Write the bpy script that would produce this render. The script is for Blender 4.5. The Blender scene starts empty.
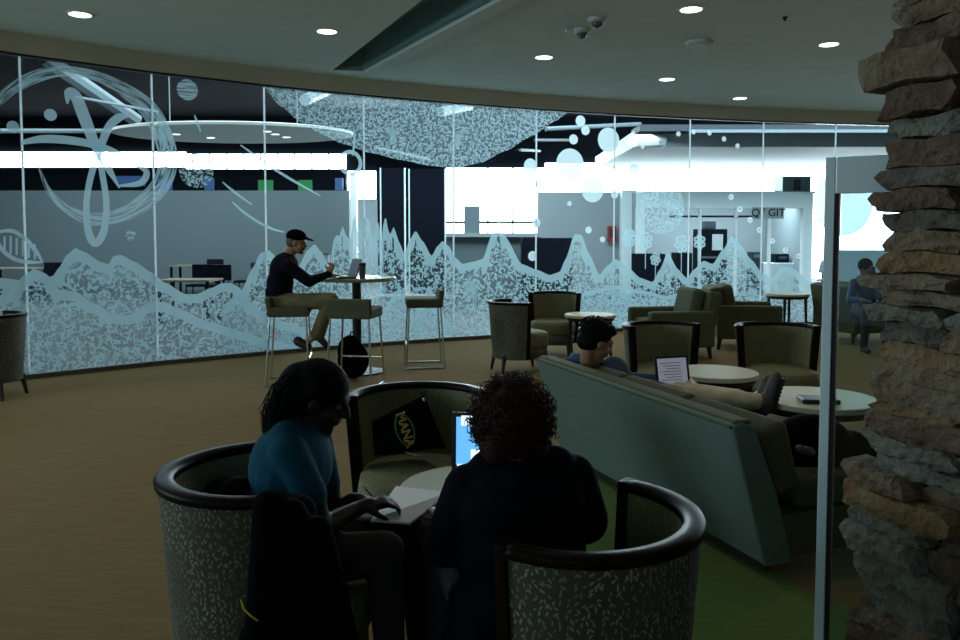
import bpy, bmesh, math, random
import numpy as np
from mathutils import Vector, Matrix, Euler, Quaternion
random.seed(7)
PI = math.pi
C = bpy.context.scene.collection
sc = bpy.context.scene

# ------------------------------------------------------------------ camera
EYE = 1.55
PITCH = math.atan(46/800)
cd = bpy.data.cameras.new('camera'); cam = bpy.data.objects.new('camera', cd); C.objects.link(cam)
cam.location = (0, 0, EYE)
cam.rotation_euler = (PI/2 - PITCH, 0, 0)
cd.sensor_width = 36; cd.lens = 30; cd.shift_y = -40/960
cd.clip_start = .05; cd.clip_end = 200
sc.camera = cam
# ------------------------------------------------------------------ world, lights, exposure
w = bpy.data.worlds.new('world'); sc.world = w; w.use_nodes = True
w.node_tree.nodes['Background'].inputs[0].default_value = (.50, .78, .85, 1)
w.node_tree.nodes['Background'].inputs[1].default_value = .13
sc.view_settings.view_transform = 'Standard'; sc.view_settings.look = 'None'
sc.view_settings.exposure = 0.48; sc.view_settings.gamma = 1; sc.view_settings.use_curve_mapping = False

def area(name, loc, target, sx, sy, power, col):
    l = bpy.data.lights.new(name, 'AREA'); l.shape = 'RECTANGLE'; l.size = sx; l.size_y = sy
    l.energy = power; l.color = col
    o = bpy.data.objects.new(name, l); C.objects.link(o); o.location = loc
    o.rotation_euler = (Vector(target)-Vector(loc)).to_track_quat('-Z', 'Y').to_euler()
    return o
area('daylight_side_window', (-9.5, 3.0, 2.3), (0, 5, .6), 5, 2.2, 190, (.66, .90, 1))
area('daylight_rear_window', (-3.5, -6.0, 2.4), (1.5, 6, .9), 6, 2.2, 22, (.70, .92, 1))
# daylight from the neighbouring hall's glazed far side, then added fill lamps
area('daylight_hall_window', (4, 24.5, 4.2), (0, 8, .5), 18, 2.2, 1900, (.80, .95, 1))
area('hall_fill_left', (-6, 17, 5.0), (-6, 17, 0), 14, 7, 900, (.74, .93, 1))  # added fill under the closed hall ceiling, backlights the left films
area('hall_fill_right', (7, 16.6, 5.3), (7, 20, 0), 12, 3, 1000, (.74, .93, 1))  # added lamp, no opening above it; brightens the far hall walls
area('kitchen_fill', (6.2, 21.4, 2.45), (6.2, 22.0, 0), 3.8, 1.2, 130, (.74, .93, 1))  # added lamp without a fitting, lifts the kitchen interior

# ------------------------------------------------------------------ helpers: geometry of the view (design measurements)
def ray(px, py):
    x = (px-480)/800; u = -(py-280)/800
    return Vector((x, math.cos(PITCH)+u*math.sin(PITCH), -math.sin(PITCH)+u*math.cos(PITCH)))
def G(px, py, z=0):
    r = ray(px, py); t = (z-EYE)/r.z; return Vector((r.x*t, r.y*t, z))
def Q(px, py, d):
    r = ray(px, py); t = d/r.y; return Vector((r.x*t, d, EYE+r.z*t))

# ------------------------------------------------------------------ materials
M = {}
def nt(name):
    m = bpy.data.materials.new(name); m.use_nodes = True; M[name] = m
    n = m.node_tree.nodes; l = m.node_tree.links
    return m, n, l, n['Principled BSDF']
def plain(name, col, rough=.6, metal=0, noise=.0, nscale=20, bump=0, spec=.5, sheen=0):
    m, n, l, b = nt(name)
    b.inputs['Base Color'].default_value = (*col, 1); b.inputs['Roughness'].default_value = rough
    b.inputs['Metallic'].default_value = metal; b.inputs['Specular IOR Level'].default_value = spec
    if sheen: b.inputs['Sheen Weight'].default_value = sheen
    if noise or bump:
        tc = n.new('ShaderNodeTexCoord'); no = n.new('ShaderNodeTexNoise'); no.inputs['Scale'].default_value = nscale
        no.inputs['Detail'].default_value = 6
        l.new(tc.outputs['Object'], no.inputs['Vector'])
        if noise:
            cr = n.new('ShaderNodeValToRGB')
            cr.color_ramp.elements[0].position = .3; cr.color_ramp.elements[1].position = .7
            cr.color_ramp.elements[0].color = (*[c*(1-noise) for c in col], 1)
            cr.color_ramp.elements[1].color = (*[min(1, c*(1+noise)) for c in col], 1)
            l.new(no.outputs['Fac'], cr.inputs[0]); l.new(cr.outputs[0], b.inputs['Base Color'])
        if bump:
            bp = n.new('ShaderNodeBump'); bp.inputs['Strength'].default_value = bump; bp.inputs['Distance'].default_value = .01
            l.new(no.outputs['Fac'], bp.inputs['Height']); l.new(bp.outputs[0], b.inputs['Normal'])
    return m
def emit(name, col, s):
    m, n, l, b = nt(name)
    b.inputs['Base Color'].default_value = (*col, 1); b.inputs['Emission Color'].default_value = (*col, 1)
    b.inputs['Emission Strength'].default_value = s
    return m
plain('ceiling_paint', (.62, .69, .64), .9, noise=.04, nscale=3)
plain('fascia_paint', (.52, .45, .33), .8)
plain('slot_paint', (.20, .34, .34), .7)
plain('slot_lip', (.55, .60, .56), .7)
plain('wood_dark', (.010, .006, .005), .4, noise=.4, nscale=30, spec=.06)
plain('wood_leg', (.02, .012, .009), .35)
plain('table_white', (.66, .64, .50), .5, spec=.3)
plain('table_rim', (.20, .17, .12), .4)
plain('table_green', (.30, .33, .20), .2)
plain('black_metal', (.012, .012, .014), .4, .3)
plain('chrome', (.75, .8, .8), .15, 1)
plain('alu', (.70, .84, .90), .5)
plain('gasket', (.012, .008, .010), .6)
plain('stool_fabric', (.085, .088, .042), .85, noise=.2, nscale=60)
plain('arm_fabric', (.075, .080, .036), .9, noise=.2, nscale=80)
plain('black_cloth', (.0025, .0025, .004), .95, spec=.03)
plain('black_plastic', (.008, .008, .010), .35)
plain('paper', (.75, .73, .70), .6)
plain('yellow_trim', (.5, .42, .05), .5)
plain('gold_print', (.45, .28, .06), .5, noise=.5, nscale=60)
plain('green_print', (.04, .16, .07), .5)
plain('pencil', (.35, .12, .04), .5)
plain('skin_dark', (.026, .012, .009), .6, spec=.2, noise=.15, nscale=20)
plain('skin_mid', (.22, .10, .06), .5)
plain('skin_light', (.40, .20, .12), .5)
plain('lips', (.09, .025, .02), .4)
plain('eye_white', (.10, .10, .095), .4)
plain('eye_dark', (.01, .008, .006), .1)
plain('hair_black', (.0035, .003, .003), .7, spec=.08)
plain('hair_brown', (.030, .010, .007), .6, spec=.2)
plain('hair_light', (.12, .06, .03), .6)
plain('shirt_teal', (.003, .060, .105), .85, spec=.15, noise=.12, nscale=8)
plain('shirt_navy', (.005, .006, .011), .9, spec=.1, noise=.2, nscale=8)
plain('shirt_black', (.005, .006, .010), .95, spec=.04, noise=.2, nscale=8)
plain('shirt_blue', (.030, .065, .13), .8, noise=.2, nscale=8)
plain('trousers_grey', (.013, .012, .010), .9, noise=.2, nscale=12)
plain('trousers_khaki', (.16, .13, .065), .9, noise=.2, nscale=12)
plain('trousers_stone', (.55, .47, .33), .9, noise=.2, nscale=12)
plain('trousers_jeans', (.02, .022, .028), .9)
plain('shoe_dark', (.012, .012, .014), .6)
plain('shoe_grey', (.075, .072, .062), .8, noise=.4, nscale=60)
plain('hall_wall', (.115, .145, .155), .8)
plain('hall_wall_light', (.70, .80, .82), .8)
plain('hall_wall_mid', (.28, .32, .34), .7)
plain('hall_dark', (.020, .026, .036), .8)
plain('hall_black', (.004, .006, .012), .9, spec=.08)
plain('hall_blue', (.03, .07, .14), .6)
plain('hall_green', (.02, .20, .06), .5)
plain('hall_floor', (.065, .078, .085), .7, spec=.2)
plain('hall_ceiling', (.006, .008, .012), .9, spec=.05)
plain('hall_void', (.004, .006, .010), .9, spec=.05)
plain('cloud_white', (.90, .92, .86), .8)
plain('duct', (.13, .17, .19), .6)
plain('red_box', (.30, .012, .015), .5)
plain('desk_wood', (.22, .17, .12), .6)
plain('bin_grey', (.13, .19, .21), .5)
plain('white_thing', (.75, .8, .8), .5)
plain('sill_dark', (.07, .06, .045), .7)
plain('joint', (.62, .78, .85), .25)
plain('tumbler', (.16, .13, .10), .3, .6)
plain('camera_dome', (.10, .11, .11), .15)
plain('white_trim', (.55, .6, .58), .5)
emit('daylight_glass', (.86, .97, 1), 7)
emit('daylight_soft', (.80, .95, 1), 2.2)
emit('lamp_lens', (.95, 1, .93), 3.0)
emit('screen_blue', (.12, .40, .85), .9)
emit('screen_pale', (.62, .75, .85), 1.0)
emit('screen_grey', (.19, .20, .25), .55)
plain('screen_text', (.05, .05, .07), .5)
emit('screen_dim', (.02, .04, .06), .5)
emit('sign_green', (.02, .20, .06), .35)
emit('sign_blue', (.04, .10, .25), .35)

def leaf_nodes(n, l, vec, scale, asp, thr, angspread=2*PI, rnd=1.0):
    """returns a socket: 1 inside leaf shapes scattered over the surface"""
    sep = n.new('ShaderNodeSeparateXYZ'); l.new(vec, sep.inputs[0])
    cmb = n.new('ShaderNodeCombineXYZ'); l.new(sep.outputs[0], cmb.inputs[0]); l.new(sep.outputs[1], cmb.inputs[1])
    vs = n.new('ShaderNodeVectorMath'); vs.operation = 'SCALE'; vs.inputs['Scale'].default_value = scale
    l.new(cmb.outputs[0], vs.inputs[0])
    v = n.new('ShaderNodeTexVoronoi'); v.voronoi_dimensions = '2D'; v.inputs['Scale'].default_value = 1
    v.inputs['Randomness'].default_value = rnd
    l.new(vs.outputs[0], v.inputs['Vector'])
    sub = n.new('ShaderNodeVectorMath'); sub.operation = 'SUBTRACT'; l.new(vs.outputs[0], sub.inputs[0]); l.new(v.outputs['Position'], sub.inputs[1])
    sc_ = n.new('ShaderNodeSeparateColor'); l.new(v.outputs['Color'], sc_.inputs[0])
    ang = n.new('ShaderNodeMath'); ang.operation = 'MULTIPLY_ADD'; ang.inputs[1].default_value = angspread; ang.inputs[2].default_value = -angspread/2
    l.new(sc_.outputs[0], ang.inputs[0])
    rot = n.new('ShaderNodeVectorRotate'); rot.rotation_type = 'Z_AXIS'; l.new(sub.outputs[0], rot.inputs['Vector']); l.new(ang.outputs[0], rot.inputs['Angle'])
    mul = n.new('ShaderNodeVectorMath'); mul.operation = 'MULTIPLY'; mul.inputs[1].default_value = (asp, 1, 1); l.new(rot.outputs[0], mul.inputs[0])
    ln = n.new('ShaderNodeVectorMath'); ln.operation = 'LENGTH'; l.new(mul.outputs[0], ln.inputs[0])
    size = n.new('ShaderNodeMath'); size.operation = 'MULTIPLY_ADD'; size.inputs[1].default_value = .25; size.inputs[2].default_value = thr-.12
    l.new(sc_.outputs[1], size.inputs[0])
    lt = n.new('ShaderNodeMath'); lt.operation = 'LESS_THAN'; l.new(ln.outputs['Value'], lt.inputs[0]); l.new(size.outputs[0], lt.inputs[1])
    return lt.outputs[0], sc_.outputs[2]

def leaf_fabric(name, base, leaf, scale):
    m, n, l, b = nt(name)
    uv = n.new('ShaderNodeUVMap'); uv.uv_map = 'UVMap'
    f, r = leaf_nodes(n, l, uv.outputs[0], scale, 2.6, .40, 2.2)
    no = n.new('ShaderNodeTexNoise'); no.inputs['Scale'].default_value = 7; l.new(uv.outputs[0], no.inputs['Vector'])
    mm = n.new('ShaderNodeMath'); mm.operation = 'MULTIPLY'; l.new(f, mm.inputs[0])
    mr = n.new('ShaderNodeMapRange'); mr.inputs[1].default_value = .35; mr.inputs[2].default_value = .65; mr.inputs[3].default_value = .25; mr.inputs[4].default_value = 1
    l.new(no.outputs['Fac'], mr.inputs[0]); l.new(mr.outputs[0], mm.inputs[1])
    mx = n.new('ShaderNodeMix'); mx.data_type = 'RGBA'; l.new(mm.outputs[0], mx.inputs[0])
    mx.inputs[6].default_value = (*base, 1); mx.inputs[7].default_value = (*leaf, 1)
    l.new(mx.outputs[2], b.inputs['Base Color']); b.inputs['Roughness'].default_value = .7
leaf_fabric('leaf_fabric', (.060, .054, .032), (.27, .31, .21), 58)
leaf_fabric('leaf_fabric_seat', (.155, .150, .070), (.27, .28, .15), 58)
leaf_fabric('leaf_fabric_inner', (.135, .130, .060), (.26, .27, .15), 58)

def sofa_fabric():
    m, n, l, b = nt('sofa_back_fabric')
    tc = n.new('ShaderNodeTexCoord'); mp = n.new('ShaderNodeMapping'); mp.inputs['Scale'].default_value = (3, 3, 90)
    no = n.new('ShaderNodeTexNoise'); no.inputs['Scale'].default_value = 1.5; no.inputs['Detail'].default_value = 5
    l.new(tc.outputs['Object'], mp.inputs[0]); l.new(mp.outputs[0], no.inputs[0])
    cr = n.new('ShaderNodeValToRGB'); cr.color_ramp.elements[0].color = (.105, .145, .120, 1); cr.color_ramp.elements[1].color = (.130, .178, .147, 1)
    cr.color_ramp.elements[0].position = .3; cr.color_ramp.elements[1].position = .7
    l.new(no.outputs['Fac'], cr.inputs[0]); l.new(cr.outputs[0], b.inputs['Base Color']); b.inputs['Roughness'].default_value = .8
sofa_fabric()
def carpet(name, c1, c2, stripe):
    m, n, l, b = nt(name)
    tc = n.new('ShaderNodeTexCoord')
    no = n.new('ShaderNodeTexNoise'); no.inputs['Scale'].default_value = 140; no.inputs['Detail'].default_value = 3; l.new(tc.outputs['Object'], no.inputs[0])
    mp = n.new('ShaderNodeMapping'); mp.inputs['Scale'].default_value = (2.0, 30, 1); mp.inputs['Rotation'].default_value = (0, 0, stripe); l.new(tc.outputs['Object'], mp.inputs[0])
    n2 = n.new('ShaderNodeTexNoise'); n2.inputs['Scale'].default_value = 2; n2.inputs['Detail'].default_value = 4; l.new(mp.outputs[0], n2.inputs[0])
    ad = n.new('ShaderNodeMath'); ad.operation = 'ADD'; l.new(no.outputs['Fac'], ad.inputs[0]); l.new(n2.outputs['Fac'], ad.inputs[1])
    hf = n.new('ShaderNodeMath'); hf.operation = 'MULTIPLY'; hf.inputs[1].default_value = .5; l.new(ad.outputs[0], hf.inputs[0])
    cr = n.new('ShaderNodeValToRGB'); cr.color_ramp.elements[0].color = (*c1, 1); cr.color_ramp.elements[1].color = (*c2, 1)
    cr.color_ramp.elements[0].position = .35; cr.color_ramp.elements[1].position = .65
    l.new(hf.outputs[0], cr.inputs[0]); l.new(cr.outputs[0], b.inputs['Base Color']); b.inputs['Roughness'].default_value = .95
    b.inputs['Specular IOR Level'].default_value = .15
    bp = n.new('ShaderNodeBump'); bp.inputs['Strength'].default_value = .4; bp.inputs['Distance'].default_value = .004
    l.new(no.outputs['Fac'], bp.inputs['Height']); l.new(bp.outputs[0], b.inputs['Normal'])
carpet('carpet_brown', (.165, .105, .038), (.25, .170, .070), .12)
carpet('carpet_green', (.085, .14, .035), (.135, .21, .06), .5)

def glass_mat(name, tint, refl):
    m, n, l, b = nt(name); n.remove(b)
    tr = n.new('ShaderNodeBsdfTransparent'); tr.inputs[0].default_value = (*tint, 1)
    gl = n.new('ShaderNodeBsdfGlossy'); gl.inputs['Roughness'].default_value = .02
    fr = n.new('ShaderNodeFresnel'); fr.inputs[0].default_value = 1.45
    mu = n.new('ShaderNodeMath'); mu.operation = 'MULTIPLY'; mu.inputs[1].default_value = refl; l.new(fr.outputs[0], mu.inputs[0])
    mx = n.new('ShaderNodeMixShader'); l.new(mu.outputs[0], mx.inputs[0]); l.new(tr.outputs[0], mx.inputs[1]); l.new(gl.outputs[0], mx.inputs[2])
    l.new(mx.outputs[0], n['Material Output'].inputs[0])
glass_mat('wall_glass', (.93, .97, .98), .3)
glass_mat('partition_glass', (.82, .92, .94), 1.6)

def film(name, alpha, col=(.62, .84, .93), speck=None, hole=.08, band=None, streak=False, transl=.6):
    """etched vinyl film; UV = metres along / up the glass, Edge.x = metres below the outline"""
    m, n, l, b = nt(name); n.remove(b)
    tr = n.new('ShaderNodeBsdfTransparent')
    df = n.new('ShaderNodeBsdfDiffuse'); df.inputs[0].default_value = (*col, 1)
    tl = n.new('ShaderNodeBsdfTranslucent'); tl.inputs[0].default_value = (*col, 1)
    m1 = n.new('ShaderNodeMixShader'); m1.inputs[0].default_value = transl
    l.new(df.outputs[0], m1.inputs[1]); l.new(tl.outputs[0], m1.inputs[2])
    m2 = n.new('ShaderNodeMixShader'); l.new(tr.outputs[0], m2.inputs[1]); l.new(m1.outputs[0], m2.inputs[2])
    m2.inputs[0].default_value = alpha
    uv = n.new('ShaderNodeUVMap'); uv.uv_map = 'UVMap'
    if speck:
        f, r = leaf_nodes(n, l, uv.outputs[0], speck, 2.3, .50)
        f2, r2 = leaf_nodes(n, l, uv.outputs[0], speck*2.1, 2.0, .46)
        mxx = n.new('ShaderNodeMath'); mxx.operation = 'MAXIMUM'; l.new(f, mxx.inputs[0]); l.new(f2, mxx.inputs[1])
        no = n.new('ShaderNodeTexNoise'); no.inputs['Scale'].default_value = 2.2; l.new(uv.outputs[0], no.inputs['Vector'])
        gt = n.new('ShaderNodeMapRange'); gt.inputs[1].default_value = .26; gt.inputs[2].default_value = .40; l.new(no.outputs['Fac'], gt.inputs[0])
        mu = n.new('ShaderNodeMath'); mu.operation = 'MULTIPLY'; l.new(mxx.outputs[0], mu.inputs[0]); l.new(gt.outputs[0], mu.inputs[1])
        last = mu.outputs[0]
        if band:
            ue = n.new('ShaderNodeUVMap'); ue.uv_map = 'Edge'
            sp = n.new('ShaderNodeSeparateXYZ'); l.new(ue.outputs[0], sp.inputs[0])
            ge = n.new('ShaderNodeMath'); ge.operation = 'GREATER_THAN'; ge.inputs[1].default_value = band; l.new(sp.outputs[0], ge.inputs[0])
            m3 = n.new('ShaderNodeMath'); m3.operation = 'MULTIPLY'; l.new(last, m3.inputs[0]); l.new(ge.outputs[0], m3.inputs[1]); last = m3.outputs[0]
        mr = n.new('ShaderNodeMapRange'); mr.inputs[3].default_value = alpha; mr.inputs[4].default_value = hole
        l.new(last, mr.inputs[0]); l.new(mr.outputs[0], m2.inputs[0])
    if streak:
        mp = n.new('ShaderNodeMapping'); mp.inputs['Scale'].default_value = (3, 45, 1); l.new(uv.outputs[0], mp.inputs[0])
        no = n.new('ShaderNodeTexNoise'); no.inputs['Scale'].default_value = 1; no.inputs['Detail'].default_value = 3; l.new(mp.outputs[0], no.inputs[0])
        mr = n.new('ShaderNodeMapRange'); mr.inputs[1].default_value = .36; mr.inputs[2].default_value = .56
        mr.inputs[3].default_value = alpha*.12; mr.inputs[4].default_value = alpha
        l.new(no.outputs['Fac'], mr.inputs[0]); l.new(mr.outputs[0], m2.inputs[0])
    l.new(m2.outputs[0], n['Material Output'].inputs[0])
film('film_range', .76, col=(.54, .76, .83), speck=10.5, band=.11)
film('film_joint', .93, col=(.9, .97, 1), transl=.7)
film('film_plain', .60)
film('film_disc', .95, col=(.82, .95, .98))
film('film_soft', .72)
film('film_dotted', .66, speck=14)
film('film_stroke', .62, streak=True)
film('film_canopy', .62, speck=15, hole=.2)
film('film_fine', .70, speck=15, band=.06)

def stone_mat(name, c1, c2, c3):
    m, n, l, b = nt(name)
    tc = n.new('ShaderNodeTexCoord')
    no = n.new('ShaderNodeTexNoise'); no.inputs['Scale'].default_value = 9; no.inputs['Detail'].default_value = 8; no.inputs['Roughness'].default_value = .65
    l.new(tc.outputs['Object'], no.inputs[0])
    cr = n.new('ShaderNodeValToRGB'); cr.color_ramp.elements[0].color = (*c1, 1); cr.color_ramp.elements[1].color = (*c3, 1)
    cr.color_ramp.elements[0].position = .33; cr.color_ramp.elements[1].position = .68
    e = cr.color_ramp.elements.new(.5); e.color = (*c2, 1)
    l.new(no.outputs['Fac'], cr.inputs[0]); l.new(cr.outputs[0], b.inputs['Base Color']); b.inputs['Roughness'].default_value = .85
    n2 = n.new('ShaderNodeTexNoise'); n2.inputs['Scale'].default_value = 45; n2.inputs['Detail'].default_value = 8; l.new(tc.outputs['Object'], n2.inputs[0])
    bp = n.new('ShaderNodeBump'); bp.inputs['Strength'].default_value = 1; bp.inputs['Distance'].default_value = .03
    l.new(n2.outputs['Fac'], bp.inputs['Height']); l.new(bp.outputs[0], b.inputs['Normal'])
stone_mat('stone_tan', (.13, .088, .05), (.21, .15, .09), (.27, .21, .14))
stone_mat('stone_rust', (.09, .05, .034), (.15, .085, .055), (.22, .16, .11))
stone_mat('stone_grey', (.12, .11, .09), (.19, .18, .15), (.26, .25, .21))
stone_mat('stone_orange', (.14, .08, .035), (.24, .14, .06), (.29, .22, .13))
stone_mat('stone_dark', (.07, .055, .045), (.14, .11, .09), (.22, .18, .14))
plain('mortar', (.03, .026, .022), .95)

# ------------------------------------------------------------------ mesh builder
class MB:
    def __init__(s): s.v = []; s.f = []; s.mi = []; s.uv = []; s.uv2 = []
    def add(s, vs, fs, mi=0, uvs=None, uv2=None):
        o = len(s.v); s.v += [tuple(v) for v in vs]
        for f in fs: s.f.append([o+i for i in f]); s.mi.append(mi)
        s.uv += uvs if uvs else [(v[0]+v[1], v[2]) for v in map(tuple, vs)]
        s.uv2 += uv2 if uv2 else [(0, 0)]*len(vs)
        return s
    def box(s, c, size, rz=0, mi=0, R=None):
        R = R or Matrix.Rotation(rz, 3, 'Z'); c = Vector(c); h = Vector(size)/2
        vs = [c+R@Vector((x*h.x, y*h.y, z*h.z)) for x in (-1, 1) for y in (-1, 1) for z in (-1, 1)]
        return s.add(vs, [(0,1,3,2),(4,6,7,5),(0,4,5,1),(2,3,7,6),(0,2,6,4),(1,5,7,3)], mi)
    def tube(s, pts, r, seg=10, mi=0, cap=True, r2=None):
        pts = [Vector(p) for p in pts]; n = len(pts); rs = []
        if not isinstance(r, (list, tuple)): r = [r]*n if r2 is None else [r+(r2-r)*i/(n-1) for i in range(n)]
        up = None; vs = []
        for i, p in enumerate(pts):
            t = (pts[min(i+1, n-1)]-pts[max(i-1, 0)]).normalized()
            if up is None: up = t.orthogonal().normalized()
            up = (up - t*up.dot(t)); up = up.normalized() if up.length > 1e-6 else t.orthogonal().normalized()
            b = t.cross(up)
            for k in range(seg):
                a = 2*PI*k/seg; vs.append(p+(up*math.cos(a)+b*math.sin(a))*r[i])
        fs = [(i*seg+k, i*seg+(k+1) % seg, (i+1)*seg+(k+1) % seg, (i+1)*seg+k) for i in range(n-1) for k in range(seg)]
        if cap: fs += [tuple(range(seg-1, -1, -1)), tuple((n-1)*seg+k for k in range(seg))]
        return s.add(vs, fs, mi)
    def lathe(s, prof, c=(0, 0, 0), seg=32, mi=0):
        c = Vector(c); vs = []; n = len(prof)
        for r, z in prof:
            for k in range(seg):
                a = 2*PI*k/seg; vs.append(c+Vector((r*math.cos(a), r*math.sin(a), z)))
        fs = [(i*seg+k, i*seg+(k+1) % seg, (i+1)*seg+(k+1) % seg, (i+1)*seg+k) for i in range(n-1) for k in range(seg)]
        fs += [tuple(range(seg-1, -1, -1)), tuple((n-1)*seg+k for k in range(seg))]
        return s.add(vs, fs, mi)
    def prism(s, poly, z0, z1, mi=0, inset=0):
        n = len(poly); cx = sum(p[0] for p in poly)/n; cy = sum(p[1] for p in poly)/n
        def sc_(k): return [(cx+(x-cx)*k, cy+(y-cy)*k) for x, y in poly]
        if inset:
            rings = [(sc_(1-inset), z0), (poly, z0+(z1-z0)*.18), (poly, z0+(z1-z0)*.72), (sc_(1-inset*.45), z0+(z1-z0)*.93), (sc_(1-inset*1.3), z1), (sc_(.5), z1+.012)]
        else: rings = [(poly, z0), (poly, z1)]
        vs = [(x, y, z) for P_, z in rings for x, y in P_]
        fs = [(i*n+k, i*n+(k+1) % n, (i+1)*n+(k+1) % n, (i+1)*n+k) for i in range(len(rings)-1) for k in range(n)]
        fs += [tuple(range(n-1, -1, -1)), tuple((len(rings)-1)*n+k for k in range(n))]
        return s.add(vs, fs, mi, [(v[0], v[1]+v[2]) for v in vs])
    def ell(s, c, r, R=None, seg=16, rings=10, mi=0):
        c = Vector(c); R = R or Matrix.Identity(3); vs = [c+R@Vector((0, 0, r[2]))]
        for i in range(1, rings):
            t = PI*i/rings
            for k in range(seg):
                a = 2*PI*k/seg; vs.append(c+R@Vector((r[0]*math.sin(t)*math.cos(a), r[1]*math.sin(t)*math.sin(a), r[2]*math.cos(t))))
        vs.append(c+R@Vector((0, 0, -r[2]))); fs = [(0, 1+k, 1+(k+1) % seg) for k in range(seg)]
        for i in range(rings-2):
            fs += [(1+i*seg+k, 1+(i+1)*seg+k, 1+(i+1)*seg+(k+1) % seg, 1+i*seg+(k+1) % seg) for k in range(seg)]
        e = len(vs)-1; fs += [(1+(rings-2)*seg+(k+1) % seg, 1+(rings-2)*seg+k, e) for k in range(seg)]
        return s.add(vs, fs, mi)
    def build(s, name, mats, parent=None, smooth=False, bevel=0, loc=None, fix=True, sub=0):
        me = bpy.data.meshes.new(name); me.from_pydata(s.v, [], s.f)
        if not isinstance(mats, (list, tuple)): mats = [mats]
        for m in mats: me.materials.append(M[m])
        me.polygons.foreach_set('material_index', s.mi)
        a = me.uv_layers.new(name='UVMap'); b = me.uv_layers.new(name='Edge')
        for lp in me.loops: a.data[lp.index].uv = s.uv[lp.vertex_index]; b.data[lp.index].uv = s.uv2[lp.vertex_index]
        if fix:
            bm = bmesh.new(); bm.from_mesh(me); bmesh.ops.recalc_face_normals(bm, faces=bm.faces); bm.to_mesh(me); bm.free()
        if smooth: me.polygons.foreach_set('use_smooth', [True]*len(me.polygons))
        me.update()
        o = bpy.data.objects.new(name, me); C.objects.link(o); o.parent = parent
        if loc: o.location = loc
        if bevel:
            md = o.modifiers.new('bevel', 'BEVEL'); md.width = bevel; md.segments = 3; md.limit_method = 'ANGLE'; md.angle_limit = math.radians(40)
            me.polygons.foreach_set('use_smooth', [True]*len(me.polygons))
            o.modifiers.new('wn', 'WEIGHTED_NORMAL')
        if sub:
            md = o.modifiers.new('sub', 'SUBSURF'); md.levels = sub; md.render_levels = sub
        return o
def text_mesh(name, body, size, mat, parent, mtx, extrude=.003, offset=0):
    tc = bpy.data.curves.new(name, 'FONT'); tc.body = body; tc.size = size; tc.align_x = 'CENTER'; tc.align_y = 'CENTER'; tc.extrude = extrude; tc.offset = offset
    to = bpy.data.objects.new(name, tc); C.objects.link(to)
    dg = bpy.context.evaluated_depsgraph_get(); dg.update(); me = bpy.data.meshes.new_from_object(to.evaluated_get(dg)); bpy.data.objects.remove(to)
    me.materials.clear(); me.materials.append(M[mat]); o = bpy.data.objects.new(name, me); C.objects.link(o); o.parent = parent; o.matrix_local = mtx; return o
def tag(o, label, cat, group=None, kind=None):
    o['label'] = label; o['category'] = cat
    if group: o['group'] = group
    if kind: o['kind'] = kind
    return o
def thing(name, label, cat, loc=(0, 0, 0), rz=0, group=None):
    o = bpy.data.objects.new(name, None); C.objects.link(o); o.location = loc; o.rotation_euler = (0, 0, rz)
    o.empty_display_size = .1
    return tag(o, label, cat, group)
def struct(o): o['kind'] = 'structure'; return o
def dup(root, loc, rz, label, group=None, scale=None):
    r = root.copy(); C.objects.link(r); r.location = loc; r.rotation_euler = (0, 0, rz); r['label'] = label
    if group: r['group'] = group
    if scale: r.scale = scale
    def rec(a, b):
        for ch in list(a.children):
            c = ch.copy(); C.objects.link(c); c.parent = b; rec(ch, c)
    rec(root, r); return r

# ------------------------------------------------------------------ the curved glass wall
PW = 1.362
heads = [60, 55, 48, 42, 37, 32, 28.5, 25, 21.5, 18, 15, 12, 10, 8]
ZG = 3.43; ZC = 3.63
nodes = [(-4.835, 8.515)]
for h in heads[3:]:
    x, y = nodes[-1]; nodes.append((x+PW*math.cos(math.radians(h)), y+PW*math.sin(math.radians(h))))
pre = []
x, y = nodes[0]
for h in heads[2::-1]:
    x, y = x-PW*math.cos(math.radians(h)), y-PW*math.sin(math.radians(h)); pre.insert(0, (x, y))
nodes = pre+nodes
NS = len(nodes)-1
def wall_xy(s, off=0):
    """point at arc length s; off > 0 is towards the lounge"""
    i = max(0, min(NS-1, int(s//PW))); a = Vector(nodes[i]); b = Vector(nodes[i+1]); d = (b-a).normalized()
    p = a+d*(s-i*PW); nrm = Vector((d.y, -d.x))
    # smooth the normal across joints
    t = (s-i*PW)/PW-.5; j = max(0, min(NS-1, i+(1 if t > 0 else -1))); d2 = (Vector(nodes[j+1])-Vector(nodes[j])).normalized()
    nn = (nrm*(1-abs(t))+Vector((d2.y, -d2.x))*abs(t)).normalized()
    return p+nn*off
def wall_pt(s, z, off): p = wall_xy(s, off); return Vector((p.x, p.y, z))
def WP(px, py):
    """(s, z) on the glass for a spot measured in the photograph"""
    r = ray(px, py)
    for i in range(NS):
        a = Vector(nodes[i]); b = Vector(nodes[i+1]); d = b-a
        den = r.x*d.y-r.y*d.x
        if abs(den) < 1e-9: continue
        t = (a.x*d.y-a.y*d.x)/den; u = (a.x*r.y-a.y*r.x)/den
        if t > 0 and (-1e-6 <= u <= 1+1e-6 or (i == 0 and u < 0) or (i == NS-1 and u > 1)): return ((i+u)*PW, EYE+r.z*t)
    return None

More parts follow.
